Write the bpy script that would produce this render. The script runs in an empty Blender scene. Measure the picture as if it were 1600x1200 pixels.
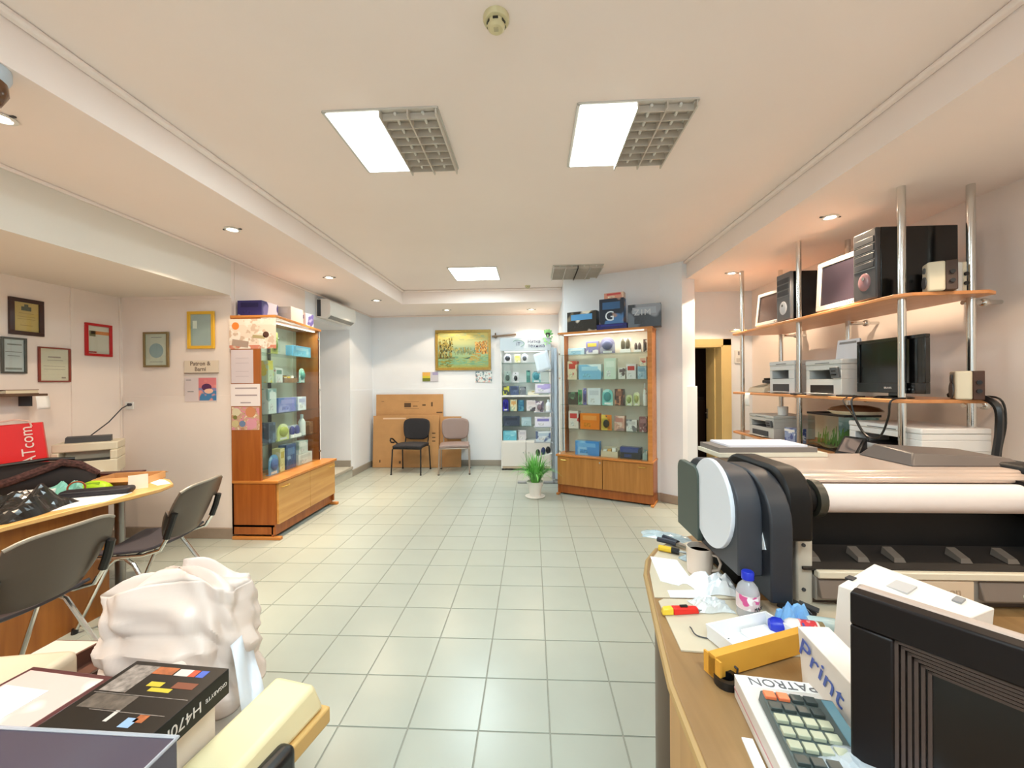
import bpy, bmesh, math, random
from mathutils import Vector, Matrix, Euler
random.seed(7)
PI = math.pi
S = bpy.context.scene
C = S.collection

# ---------------------------------------------------------------- camera
cam_d = bpy.data.cameras.new('camera')
cam = bpy.data.objects.new('camera', cam_d); C.objects.link(cam)
cam_d.sensor_fit = 'HORIZONTAL'; cam_d.sensor_width = 36.0
cam_d.lens = 36.0 * 623.23 / 1600.0
cam_d.clip_start = 0.02; cam_d.clip_end = 60
cam.matrix_world = Matrix(((0.99871947, 0.00843729, 0.04988211, 0.0),
                           (0.0498496, 0.00402062, -0.99874864, 0.0),
                           (-0.00862729, 0.99995632, 0.00359487, 1.46),
                           (0, 0, 0, 1)))
S.camera = cam

# ---------------------------------------------------------------- world, exposure
W = bpy.data.worlds.new('world'); S.world = W; W.use_nodes = True
W.node_tree.nodes['Background'].inputs[0].default_value = (0.8, 0.85, 0.9, 1)
W.node_tree.nodes['Background'].inputs[1].default_value = 0.3
S.view_settings.view_transform = 'Standard'
S.view_settings.look = 'None'
S.view_settings.gamma = 1.0
S.view_settings.use_curve_mapping = False
S.view_settings.exposure = 0.72
P_PANEL = 16.0      # watts of one fully lit ceiling panel
P_SPOT = 26.0       # watts of one downlight, wide spill
P_BEAM = 105.0       # watts of its narrow core
COOL = (0.72, 0.93, 1.0)
WARM = (1.0, 0.77, 0.54)

# ---------------------------------------------------------------- materials
def lin(c):
    if isinstance(c, str):
        c = c.lstrip('#'); c = [int(c[i:i+2], 16) / 255 for i in (0, 2, 4)]
    return tuple(x / 12.92 if x <= 0.04045 else ((x + 0.055) / 1.055) ** 2.4 for x in c) + (1,)

MATS = {}
def nt(name):
    m = bpy.data.materials.new(name); m.use_nodes = True
    return m, m.node_tree, m.node_tree.nodes['Principled BSDF']

def mat(name, col='#cccccc', rough=0.5, metal=0.0, var=0.0, vscale=8.0, bump=0.0, bscale=60.0, spec=0.5, coat=0.0):
    if name in MATS: return MATS[name]
    m, t, b = nt(name); N = t.nodes; L = t.links
    c = lin(col)
    b.inputs['Roughness'].default_value = rough; b.inputs['Metallic'].default_value = metal
    b.inputs['Specular IOR Level'].default_value = spec
    b.inputs['Coat Weight'].default_value = coat
    if var > 0:
        tc = N.new('ShaderNodeTexCoord'); nz = N.new('ShaderNodeTexNoise'); nz.inputs['Scale'].default_value = vscale
        nz.inputs['Detail'].default_value = 4
        L.new(tc.outputs['Object'], nz.inputs['Vector'])
        r = N.new('ShaderNodeValToRGB'); r.color_ramp.elements[0].position = 0.3; r.color_ramp.elements[1].position = 0.7
        r.color_ramp.elements[0].color = tuple(x * (1 - var) for x in c[:3]) + (1,)
        r.color_ramp.elements[1].color = tuple(min(1, x * (1 + var)) for x in c[:3]) + (1,)
        L.new(nz.outputs['Fac'], r.inputs['Fac']); L.new(r.outputs['Color'], b.inputs['Base Color'])
    else:
        b.inputs['Base Color'].default_value = c
    if bump > 0:
        tc = N.new('ShaderNodeTexCoord'); nz = N.new('ShaderNodeTexNoise'); nz.inputs['Scale'].default_value = bscale
        L.new(tc.outputs['Object'], nz.inputs['Vector'])
        bp = N.new('ShaderNodeBump'); bp.inputs['Strength'].default_value = bump; bp.inputs['Distance'].default_value = 0.01
        L.new(nz.outputs['Fac'], bp.inputs['Height']); L.new(bp.outputs['Normal'], b.inputs['Normal'])
    MATS[name] = m
    return m

def wood(name, c1, c2, axis='Z', rough=0.4, scale=1.0):
    if name in MATS: return MATS[name]
    m, t, b = nt(name); N = t.nodes; L = t.links
    tc = N.new('ShaderNodeTexCoord'); mp = N.new('ShaderNodeMapping')
    sc = {'X': (1.2, 22, 22), 'Y': (22, 1.2, 22), 'Z': (22, 22, 1.2)}[axis]
    mp.inputs['Scale'].default_value = tuple(s * scale for s in sc)
    nz = N.new('ShaderNodeTexNoise'); nz.inputs['Scale'].default_value = 1.0; nz.inputs['Detail'].default_value = 5
    nz.inputs['Distortion'].default_value = 0.6
    r = N.new('ShaderNodeValToRGB'); r.color_ramp.elements[0].position = 0.3; r.color_ramp.elements[1].position = 0.72
    r.color_ramp.elements[0].color = lin(c1); r.color_ramp.elements[1].color = lin(c2)
    L.new(tc.outputs['Object'], mp.inputs['Vector']); L.new(mp.outputs['Vector'], nz.inputs['Vector'])
    L.new(nz.outputs['Fac'], r.inputs['Fac']); L.new(r.outputs['Color'], b.inputs['Base Color'])
    b.inputs['Roughness'].default_value = rough
    MATS[name] = m
    return m

def glass(name, tint='#e6f2ee', fac=0.9, rough=0.02):
    if name in MATS: return MATS[name]
    m = bpy.data.materials.new(name); m.use_nodes = True; t = m.node_tree; N = t.nodes; L = t.links
    N.remove(N['Principled BSDF'])
    tr = N.new('ShaderNodeBsdfTransparent'); tr.inputs['Color'].default_value = lin(tint)
    gl = N.new('ShaderNodeBsdfGlossy'); gl.inputs['Roughness'].default_value = rough
    # Schlick reflectance, the same on both faces of the pane
    lw = N.new('ShaderNodeLayerWeight'); lw.inputs['Blend'].default_value = 0.5
    pw = N.new('ShaderNodeMath'); pw.operation = 'POWER'; pw.inputs[1].default_value = 5.0
    mu = N.new('ShaderNodeMath'); mu.operation = 'MULTIPLY_ADD'; mu.inputs[1].default_value = fac; mu.inputs[2].default_value = 0.035
    mx = N.new('ShaderNodeMixShader')
    L.new(lw.outputs['Facing'], pw.inputs[0]); L.new(pw.outputs[0], mu.inputs[0]); L.new(mu.outputs[0], mx.inputs['Fac'])
    L.new(tr.outputs[0], mx.inputs[1]); L.new(gl.outputs[0], mx.inputs[2])
    L.new(mx.outputs[0], N['Material Output'].inputs['Surface'])
    MATS[name] = m
    return m

def film(name, col, alpha, rough=0.25):
    """thin translucent plastic"""
    if name in MATS: return MATS[name]
    m, t, b = nt(name)
    b.inputs['Base Color'].default_value = lin(col); b.inputs['Alpha'].default_value = alpha
    b.inputs['Roughness'].default_value = rough
    MATS[name] = m
    return m

def emit(name, col, strength):
    if name in MATS: return MATS[name]
    m, t, b = nt(name)
    b.inputs['Base Color'].default_value = (0.8, 0.8, 0.8, 1)
    b.inputs['Emission Color'].default_value = tuple(col) + (1,)
    b.inputs['Emission Strength'].default_value = strength
    MATS[name] = m
    return m

def printed(name, base, cols=(), scale=9.0, rough=0.35, seed=0.0, bands=(), blend=False):
    """printed packaging: base colour, horizontal colour bands, irregular printed blotches"""
    if name in MATS: return MATS[name]
    m, t, b = nt(name); N = t.nodes; L = t.links
    tc = N.new('ShaderNodeTexCoord')
    cur = None
    rgb = N.new('ShaderNodeRGB'); rgb.outputs[0].default_value = lin(base); cur = rgb.outputs[0]
    if bands:
        sp = N.new('ShaderNodeSeparateXYZ'); L.new(tc.outputs['Generated'], sp.inputs[0])
        r = N.new('ShaderNodeValToRGB'); r.color_ramp.interpolation = 'EASE' if blend else 'CONSTANT'
        els = r.color_ramp.elements
        els[0].position = 0; els[0].color = lin(bands[0][1])
        els[1].position = bands[1][0]; els[1].color = lin(bands[1][1])
        for p, c in bands[2:]:
            e = els.new(p); e.color = lin(c)
        L.new(sp.outputs['Z'], r.inputs['Fac']); cur = r.outputs['Color']
    for i, c in enumerate(cols):
        nz = N.new('ShaderNodeTexNoise'); nz.inputs['Scale'].default_value = scale * (1 + 0.3 * i)
        nz.inputs['Detail'].default_value = 1.5
        mp = N.new('ShaderNodeMapping'); mp.inputs['Location'].default_value = (seed + i * 3.7, seed * 1.3 + i, i * 5.1)
        L.new(tc.outputs['Object'], mp.inputs['Vector']); L.new(mp.outputs['Vector'], nz.inputs['Vector'])
        r = N.new('ShaderNodeValToRGB'); r.color_ramp.elements[0].position = 0.56; r.color_ramp.elements[1].position = 0.60
        L.new(nz.outputs['Fac'], r.inputs['Fac'])
        mx = N.new('ShaderNodeMixRGB'); mx.inputs['Color2'].default_value = lin(c)
        L.new(r.outputs['Color'], mx.inputs['Fac']); L.new(cur, mx.inputs['Color1']); cur = mx.outputs['Color']
    L.new(cur, b.inputs['Base Color'])
    b.inputs['Roughness'].default_value = rough
    MATS[name] = m
    return m

# ---------------------------------------------------------------- mesh helpers
class MB:
    def __init__(s): s.v = []; s.f = []
    def add(s, vs, fs):
        o = len(s.v); s.v += [tuple(v) for v in vs]; s.f += [tuple(i + o for i in f) for f in fs]; return s
    def box(s, c, d, rz=0, rx=0, ry=0):
        M = Euler((rx, ry, rz)).to_matrix(); c = Vector(c)
        vs = [c + M @ Vector((x * d[0] / 2, y * d[1] / 2, z * d[2] / 2)) for z in (-1, 1) for y in (-1, 1) for x in (-1, 1)]
        return s.add(vs, [(0, 2, 3, 1), (4, 5, 7, 6), (0, 1, 5, 4), (2, 6, 7, 3), (0, 4, 6, 2), (1, 3, 7, 5)])
    def bb(s, x0, x1, y0, y1, z0, z1):
        return s.box(((x0 + x1) / 2, (y0 + y1) / 2, (z0 + z1) / 2), (x1 - x0, y1 - y0, z1 - z0))
    def hexa(s, b, t):
        return s.add(list(b) + list(t), [(3, 2, 1, 0), (4, 5, 6, 7), (0, 1, 5, 4), (1, 2, 6, 5), (2, 3, 7, 6), (3, 0, 4, 7)])
    def prism(s, poly, z0, z1):
        n = len(poly)
        vs = [(x, y, z0) for x, y in poly] + [(x, y, z1) for x, y in poly]
        return s.add(vs, [tuple(range(n - 1, -1, -1)), tuple(range(n, 2 * n))] + [(i, (i + 1) % n, n + (i + 1) % n, n + i) for i in range(n)])
    def prism_x(s, poly, x0, x1):
        """poly in (y,z) counter-clockwise seen from +x, extruded along x"""
        n = len(poly)
        vs = [(x0, y, z) for y, z in poly] + [(x1, y, z) for y, z in poly]
        return s.add(vs, [tuple(range(n - 1, -1, -1)), tuple(range(n, 2 * n))] + [(i, (i + 1) % n, n + (i + 1) % n, n + i) for i in range(n)])
    def cyl(s, p0, p1, r, r2=None, n=16):
        r2 = r if r2 is None else r2
        p0 = Vector(p0); p1 = Vector(p1); d = (p1 - p0).normalized()
        a = d.orthogonal().normalized(); b = d.cross(a)
        vs = []
        for p, rr in ((p0, r), (p1, r2)):
            vs += [p + (a * math.cos(2 * PI * i / n) + b * math.sin(2 * PI * i / n)) * rr for i in range(n)]
        return s.add(vs, [tuple(range(n - 1, -1, -1)), tuple(range(n, 2 * n))] + [(i, (i + 1) % n, n + (i + 1) % n, n + i) for i in range(n)])
    def tube(s, pts, r, n=8, closed=False):
        pts = [Vector(p) for p in pts]; k = len(pts); rings = []
        up = None
        for i, p in enumerate(pts):
            if closed: d = pts[(i + 1) % k] - pts[i - 1]
            else: d = pts[min(i + 1, k - 1)] - pts[max(i - 1, 0)]
            d.normalize()
            if up is None: up = d.orthogonal().normalized()
            a = (up - d * up.dot(d)).normalized(); up = a; b = d.cross(a)
            rings.append([p + (a * math.cos(2 * PI * j / n) + b * math.sin(2 * PI * j / n)) * r for j in range(n)])
        vs = [v for q in rings for v in q]; fs = []
        for i in range(k if closed else k - 1):
            i2 = (i + 1) % k
            fs += [(i * n + j, i * n + (j + 1) % n, i2 * n + (j + 1) % n, i2 * n + j) for j in range(n)]
        if not closed: fs += [tuple(range(n - 1, -1, -1)), tuple(range((k - 1) * n, k * n))]
        return s.add(vs, fs)
    def lathe(s, prof, n=20, c=(0, 0, 0)):
        vs = [(c[0] + r * math.cos(2 * PI * j / n), c[1] + r * math.sin(2 * PI * j / n), c[2] + z) for r, z in prof for j in range(n)]
        fs = []
        for i in range(len(prof) - 1):
            fs += [(i * n + j, i * n + (j + 1) % n, (i + 1) * n + (j + 1) % n, (i + 1) * n + j) for j in range(n)]
        if prof[0][0] > 1e-4: fs.append(tuple(range(n - 1, -1, -1)))
        if prof[-1][0] > 1e-4: fs.append(tuple(range((len(prof) - 1) * n, len(prof) * n)))
        return s.add(vs, fs)
    def ell(s, c, r, nu=14, nv=8):
        vs = []; fs = []
        for i in range(nv + 1):
            th = PI * i / nv
            for j in range(nu):
                ph = 2 * PI * j / nu
                vs.append((c[0] + r[0] * math.sin(th) * math.cos(ph), c[1] + r[1] * math.sin(th) * math.sin(ph), c[2] - r[2] * math.cos(th)))
        for i in range(nv):
            fs += [(i * nu + j, i * nu + (j + 1) % nu, (i + 1) * nu + (j + 1) % nu, (i + 1) * nu + j) for j in range(nu)]
        return s.add(vs, fs)
    def grid(s, fn, nu, nv):
        vs = [fn(i / nu, j / nv) for j in range(nv + 1) for i in range(nu + 1)]
        fs = [(j * (nu + 1) + i, j * (nu + 1) + i + 1, (j + 1) * (nu + 1) + i + 1, (j + 1) * (nu + 1) + i) for j in range(nv) for i in range(nu)]
        return s.add(vs, fs)
    def build(s, name, m, parent=None, loc=(0, 0, 0), rot=(0, 0, 0), bevel=0, smooth=True, solid=0, sub=0, seg=2):
        me = bpy.data.meshes.new(name); me.from_pydata(s.v, [], s.f)
        bm = bmesh.new(); bm.from_mesh(me)
        if sub or solid: bmesh.ops.remove_doubles(bm, verts=bm.verts, dist=1e-5)
        if not solid: bmesh.ops.recalc_face_normals(bm, faces=bm.faces)
        bm.to_mesh(me); bm.free()
        me.materials.append(m)
        if smooth:
            me.polygons.foreach_set('use_smooth', [True] * len(me.polygons))
            me.set_sharp_from_angle(angle=math.radians(35))
        o = bpy.data.objects.new(name, me); C.objects.link(o)
        o.location = loc; o.rotation_euler = rot
        if parent: o.parent = parent
        if solid:
            md = o.modifiers.new('thickness', 'SOLIDIFY'); md.thickness = solid; md.offset = 0
        if bevel:
            md = o.modifiers.new('bevel', 'BEVEL'); md.width = bevel; md.segments = seg; md.limit_method = 'ANGLE'; md.angle_limit = math.radians(40)
        if sub:
            md = o.modifiers.new('subdivision', 'SUBSURF'); md.levels = sub; md.render_levels = sub
        return o

def tag(o, label, cat, group=None):
    o['label'] = label; o['category'] = cat
    if group: o['group'] = group
    return o
def thing(name, label, cat, loc=(0, 0, 0), rz=0, group=None):
    o = bpy.data.objects.new(name, None); C.objects.link(o); o.empty_display_size = 0.1
    o.location = loc; o.rotation_euler = (0, 0, rz)
    return tag(o, label, cat, group)
def struct(o, label=None, cat=None):
    o['kind'] = 'structure'
    if label: o['label'] = label
    if cat: o['category'] = cat
    return o
def dup(root, loc, rz, label=None, group=None):
    r = root.copy(); C.objects.link(r); r.location = loc; r.rotation_euler = (0, 0, rz)
    if label: r['label'] = label
    if group: r['group'] = group
    for ch in list(root.children):
        c = ch.copy(); C.objects.link(c); c.parent = r
        for g in list(ch.children):
            d = g.copy(); C.objects.link(d); d.parent = c
    return r
def text(s, size, m, parent, loc, rot, name='lettering', extrude=0.0004, align='CENTER', bold=0.0, sx=1.0):
    cu = bpy.data.curves.new('lettering', 'FONT'); cu.body = s; cu.size = size; cu.extrude = extrude
    cu.align_x = align; cu.align_y = 'CENTER'; cu.offset = bold; cu.resolution_u = 3
    o = bpy.data.objects.new('tmp', cu); C.objects.link(o)
    bpy.context.view_layer.update()
    me = bpy.data.meshes.new_from_object(o.evaluated_get(bpy.context.evaluated_depsgraph_get()))
    bpy.data.objects.remove(o); me.materials.clear(); me.materials.append(m)
    t = bpy.data.objects.new(name, me); C.objects.link(t)
    t.parent = parent; t.location = loc; t.rotation_euler = rot; t.scale = (sx, 1, 1)
    return t
FRONT = (PI / 2, 0, 0)        # text standing on a face that looks along -y

# shared materials
white_wall = mat('wall paint', '#eceff4', 0.75, var=0.02, vscale=2, bump=0.05, bscale=90)
ceil_paint = mat('ceiling paint', '#faece5', 0.8, var=0.015, vscale=1.5)
grout = mat('grout', '#93968c', 0.9)
base_brown = mat('baseboard tile', '#a08e7e', 0.4, var=0.06, vscale=12)
oak = wood('cabinet wood side', '#96501f', '#b0662c', 'Z', 0.35)
oak_front = wood('cabinet wood front', '#c48a45', '#d8a25c', 'X', 0.35)
oak_edge = wood('cabinet wood edge', '#b9712f', '#d18d48', 'X', 0.35)
glassm = glass('clear glass', '#f8fcfa', 0.7)
glass_edge = glass('green edged glass', '#f6fcf9', 0.7)
chrome = mat('chrome', '#d9d9d6', 0.16, 1.0)
steel = mat('steel', '#9c9c9a', 0.35, 0.9)
blackp = mat('black plastic', '#121214', 0.35)
blackg = mat('black gloss', '#070608', 0.15, coat=0.2)
greyp = mat('grey plastic', '#5d6165', 0.45)
darkgrey = mat('dark grey plastic', '#3a3d42', 0.42)
whitep = mat('white plastic', '#e9e8e4', 0.35)
creamp = mat('cream plastic', '#e3d9c0', 0.4)
paper = mat('white paper', '#f1f0ee', 0.8)
cardb = mat('cardboard', '#c2925f', 0.8, var=0.06, vscale=6)
gold = mat('gilded wood', '#c9a550', 0.35, 0.5, var=0.1, vscale=30)
ink = mat('black ink', '#2a2a2e', 0.6)
greyink = mat('grey ink', '#8e8b8b', 0.7)

# ================================================================ SETTING
# ---- floor with tiles
fl = MB().bb(-4.2, 3.2, -1.3, 7.2, -0.06, -0.003).build('floor', grout, smooth=False); struct(fl)
tile_m = mat('floor tile', '#aab1a8', 0.28, var=0.03, vscale=3.0)
b = 0.004; T = 0.3 - 0.005
tm = MB()
h2 = T / 2
tm.hexa([(-h2, -h2, -0.006), (h2, -h2, -0.006), (h2, h2, -0.006), (-h2, h2, -0.006)],
        [(-h2 + .0015, -h2 + .0015, 0), (h2 - .0015, -h2 + .0015, 0), (h2 - .0015, h2 - .0015, 0), (-h2 + .0015, h2 - .0015, 0)])
tile0 = tm.build('tile', tile_m, fl, smooth=False)
Rw = Matrix(((0.99871947, 0.0498496, -0.00862729), (0.00843729, 0.00402062, 0.99995632), (-0.04988211, 0.99874864, -0.00359487)))
cells = []
for i in range(-14, 12):
    for j in range(-10, 19):
        cx = 0.3 * i - 0.2365 + 0.15; cy = 0.3 * j + 1.658 + 0.15
        if not (-4.1 < cx < 3.1 and -1.25 < cy < 7.1): continue
        if cx < -2.85 and cy > 3.66: continue
        d = Rw @ Vector((cx, cy, -1.46))
        vis = d.z > 0.5 and abs(d.x / d.z) < 1.33 and abs(d.y / d.z) < 1.02
        hid = (cx > 0.42 and cy < 1.75) or (cx < -0.8 and cy < 1.35) or (cx < -2.8 and cy < 2.4) or (cx > 2.1) or (cx > 0.45 and cy > 5.7) or (cx > .6 and cy < 2.6)
        cells.append((-(1 / d.z ** 3) if vis and not hid else 1e3 - cy, cx, cy))
cells.sort()
for k, (q, cx, cy) in enumerate(cells[:300]):
    o = tile0 if k == 0 else tile0.copy()
    if k: C.objects.link(o)
    o.parent = fl; o.location = (cx, cy, 0)
rest = MB()
for q, cx, cy in cells[300:]:
    rest.add([(x + cx, y + cy, z) for x, y, z in tm.v], tm.f)
o = rest.build('remaining_tiles', tile_m, fl, smooth=False); o['kind'] = 'stuff'

# ---- walls (solid blocks so that nothing is paper thin)
ZS, ZC = 2.66, 2.86
def wallbox(name, *bb, m=white_wall): return struct(MB().bb(*bb).build(name, m, smooth=False))
wallbox('wall_back', -2.85, 3.2, 7.0, 7.2, 0, 3.0)
wallbox('wall_left_end', -4.2, -2.85, 6.13, 7.2, 0, 3.0)             # block beyond the step
warm_wall = mat('warm wall tone', '#f0e3da', 0.75, var=0.02, vscale=2)  # warmer base colour for the right wall and left alcove
wallbox('wall_left_pier', -4.2, -2.85, 3.66, 4.9, 0, 3.0, m=warm_wall)            # block behind the glass cabinet
wallbox('wall_left_lintel', -4.2, -2.85, 4.9, 6.13, 2.31, 3.0)
wallbox('wall_left_beam', -3.96, -2.85, -1.3, 3.66, 2.31, 3.0, m=mat('beam paint', '#e9e2d8', 0.75))
wallbox('wall_left', -4.2, -3.96, -1.3, 3.66, 0, 3.0, m=warm_wall)
wallbox('wall_niche', -4.3, -4.2, 4.9, 6.13, 0, 3.0)
wallbox('wall_right', 2.95, 3.2, -1.3, 7.2, 0, 3.0, m=warm_wall)
wallbox('wall_near', -4.2, 3.2, -1.4, -1.2, 0, 3.0)
step = wallbox('floor_step', -4.2, -2.83, 4.9, 6.13, 0, 0.16, m=mat('step stone', '#b9b8ac', 0.5, var=0.05))
MB().bb(-2.835, -2.815, 4.9, 6.13, 0.13, 0.163).build('step_nosing', mat('step edge', '#a9a397', 0.5), step)
# angled wall behind the right hand glass cabinet
pts = [(0.45, 5.49), (1.56, 4.95), (1.76, 4.76), (1.92, 4.80), (1.96, 5.5), (1.96, 7.0), (0.47, 7.0)]
struct(MB().prism(pts, 0, 3.0).build('wall_angled', white_wall, smooth=False))
# wall with the door
wallbox('wall_door_side', 2.55, 2.95, 5.5, 5.62, 0, 3.0)
wallbox('wall_door_top', 1.96, 2.55, 5.5, 5.62, 1.93, 3.0)
dark_room = mat('dark room shade', '#3a2a22', 0.9)  # darkness of the unlit room is put into the wall colour
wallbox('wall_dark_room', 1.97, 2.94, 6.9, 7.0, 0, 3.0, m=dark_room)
cream_door = mat('cream door paint', '#e3c98a', 0.4, var=0.02)
fr = MB(); fr.bb(2.55, 2.66, 5.46, 5.50, 0, 2.02); fr.bb(1.93, 2.66, 5.46, 5.50, 1.93, 2.02); fr.bb(2.53, 2.55, 5.46, 5.64, 0, 1.93); fr.bb(1.97, 2.55, 5.46, 5.64, 1.91, 1.93)
door = struct(fr.build('door_1', cream_door, bevel=0.004))
leaf = MB().bb(2.515, 2.545, 5.64, 5.90, 0.0, 1.93).build('door_reveal', cream_door, door, bevel=0.003)
h = MB(); h.bb(2.505, 2.515, 5.84, 5.88, 0.92, 1.06); h.cyl((2.515, 5.86, 1.0), (2.49, 5.86, 1.0), 0.008, n=10)
h.build('strike_plate', steel, leaf)
# dim things in the room behind the door: low cupboard
dk = thing('dark_cupboard', 'dark cupboard standing in the unlit room behind the door', 'cupboard', (2.55, 6.68, 0))
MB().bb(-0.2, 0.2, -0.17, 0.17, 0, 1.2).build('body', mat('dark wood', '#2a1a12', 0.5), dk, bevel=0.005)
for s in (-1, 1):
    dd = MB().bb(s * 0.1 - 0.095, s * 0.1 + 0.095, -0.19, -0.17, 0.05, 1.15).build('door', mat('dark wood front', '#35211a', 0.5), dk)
    MB().cyl((s * 0.02, -0.19, 0.6), (s * 0.02, -0.21, 0.6), 0.01, n=8).build('knob', steel, dd)

# ---- ceiling: low soffit ring and raised coffer
cm = MB()
cm.bb(-2.85, -1.95, -1.3, 7.0, ZS, 3.05); cm.bb(1.82, 2.95, -1.3, 5.62, ZS, 3.05)
cm.bb(-1.95, 1.82, 5.95, 7.0, ZS, 3.05); cm.bb(-1.95, 1.82, -1.3, 5.95, ZC, 3.05); cm.bb(1.9, 2.95, 5.62, 7.0, 2.5, 3.05)
ceil = struct(cm.build('ceiling', ceil_paint, smooth=False))
cr = MB()
def cornice(x0, y0, x1, y1):
    cr.bb(min(x0, x1), max(x0, x1), min(y0, y1), max(y0, y1), ZC - 0.028, ZC)
cornice(-1.95, -1.2, -1.91, 5.95); cornice(1.78, -1.2, 1.82, 5.0); cornice(-1.91, 5.91, 0.45, 5.95)
struct(cr.build('trim_1', ceil_paint, bevel=0.01))
cr = MB(); cr.bb(-2.85, -2.83, -1.2, 7.0, ZS - 0.022, ZS); cr.bb(-2.83, 0.46, 6.98, 7.0, ZS - 0.022, ZS)
struct(cr.build('trim_2', ceil_paint, bevel=0.006))
# cable ducts on the left walls
for k, bbx in enumerate([(-3.96, -3.95, 3.235, 3.26, 0.09, 2.31), (-3.96, -3.945, 3.64, 3.66, 0.09, 2.31), (-3.93, -2.85, 3.645, 3.66, 2.285, 2.31), (-2.85, -2.842, 3.70, 3.72, 2.1, 2.66)]):
    struct(MB().bb(*bbx).build('trim_%d' % (3 + k), warm_wall))
# wainscot panels, slightly proud
wains = mat('wainscot panel', '#e9edf2', 0.6)
struct(MB().bb(-2.85, 0.46, 6.99, 7.0, 0.1, 1.36).build('trim_7', wains, bevel=0.003))
struct(MB().bb(-2.85, -2.842, 6.14, 6.99, 0.1, 1.36).build('trim_8', wains, bevel=0.003))
struct(MB().bb(-3.94, -2.86, 3.652, 3.66, 0.1, 1.36).build('trim_9', warm_wall, bevel=0.003))
struct(MB().bb(1.78, 1.935, 4.775, 4.80, 0.1, 1.40).build('trim_10', wains, bevel=0.003))
# baseboards
def baseb(name, *bb): struct(MB().bb(*bb).build(name, base_brown, bevel=0.003))
grey_base = mat('grey baseboard', '#9b9488', 0.5)
struct(MB().bb(-2.85, 0.45, 6.975, 7.0, 0, 0.1).build('baseboard_back', grey_base, bevel=0.003))
struct(MB().bb(-2.85, -2.828, 6.13, 6.975, 0, 0.1).build('baseboard_left_end', grey_base, bevel=0.003))
struct(MB().bb(-4.1, -2.85, 6.11, 6.13, 0.16, 0.26).build('baseboard_niche', grey_base, bevel=0.003))
baseb('baseboard_left', -3.96, -2.84, 3.638, 3.66, 0, 0.1)
baseb('baseboard_alcove', -3.96, -3.94, -1.2, 3.64, 0, 0.1)
baseb('baseboard_right', 2.93, 2.95, -1.2, 5.5, 0, 0.1)
nA = Vector((-0.4375, -0.8993))
def base_seg(name, a, b2):
    a = Vector(a); b2 = Vector(b2); d = (b2 - a).normalized(); n = Vector((d.y, -d.x)) * 0.022
    struct(MB().prism([tuple(a), tuple(a + n), tuple(b2 + n), tuple(b2)], 0, 0.1).build(name, base_brown, bevel=0.003))
base_seg('baseboard_angled', (0.45, 5.49), (1.56, 4.95)); base_seg('baseboard_angled_end', (1.555, 4.955), (1.76, 4.76)); base_seg('baseboard_column', (1.76, 4.76), (1.92, 4.80))

# ================================================================ LIGHTS
alu = mat('louvre aluminium', '#d2cac0', 0.35, 0.3)
lampwhite = mat('lamp housing white', '#cfcac2', 0.6)
panel_lit = emit('lit tube panel', (0.90, 1.0, 1.0), 6.0)
tube_off = mat('unlit tube', '#e8e6e0', 0.4)
def ceiling_panel(x, y, lit, label):
    """recessed 600 mm louvre fitting; lit = (left half, right half)"""
    t = thing('ceiling_lamp', label, 'ceiling light', (x, y, ZC), 0, 'square ceiling lamps')
    hw = 0.29
    f = MB()
    for sx, sy, dx, dy in ((0, -1, hw * 2, 0.012), (0, 1, hw * 2, 0.012), (-1, 0, 0.012, hw * 2), (1, 0, 0.012, hw * 2)):
        f.box((sx * hw, sy * hw, -0.004), (dx + 0.012, dy + 0.0, 0.010))
    f.build('frame', lampwhite, t)
    for k, on in enumerate(lit):
        x0 = -hw if k == 0 else 0.0
        if on:
            MB().bb(x0 + .006, x0 + hw, -hw + .006, hw - .006, -0.012, -0.002).build('lit_panel', panel_lit, t)
            ld = bpy.data.lights.new('panel_light', 'AREA'); ld.shape = 'RECTANGLE'; ld.size = hw * 0.95; ld.size_y = hw * 1.9
            ld.energy = P_PANEL / 2; ld.color = COOL
            lo = bpy.data.objects.new('panel_light', ld); C.objects.link(lo); lo.parent = t; lo.location = (x0 + hw / 2, 0, -0.02)
        else:
            MB().bb(x0, x0 + hw, -hw, hw, -0.0015, -0.0005).build('reflector', mat('reflector grey', '#d8d0c6', 0.35, 0.2), t)
            for q in range(2):
                xc = x0 + hw * (0.25 + 0.5 * q)
                MB().cyl((xc, -hw + .02, -0.012), (xc, hw - .02, -0.012), 0.008, n=10).build('tube', tube_off, t)
            for q in range(3):
                xc = x0 + hw * q / 2
                MB().bb(xc - .004, xc + .004, -hw, hw, -0.042, -0.002).build('long_blade', alu, t)
            for q in range(8):
                yc = -hw + 2 * hw * (q + .5) / 8
                MB().bb(x0, x0 + hw, yc - .003, yc + .003, -0.038, -0.004).build('cross_blade', alu, t)
    return t
ceiling_panel(-0.765, 2.29, (1, 0), 'square louvred ceiling lamp left of centre with its left half lit')
ceiling_panel(0.54, 2.31, (1, 0), 'square louvred ceiling lamp right of centre with its left half lit')
ceiling_panel(-0.715, 5.08, (1, 1), 'fully lit white square ceiling lamp above the far chairs')
ceiling_panel(0.565, 5.08, (0, 0), 'unlit grey louvred ceiling lamp near the angled wall')
ceiling_panel(-0.765, -0.45, (1, 1), 'added unseen square ceiling lamp behind the viewer, fully lit, left one')  # this lamp and the next are added out of view for more light
ceiling_panel(0.54, -0.45, (1, 1), 'added unseen square ceiling lamp behind the viewer, fully lit, right one')

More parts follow.
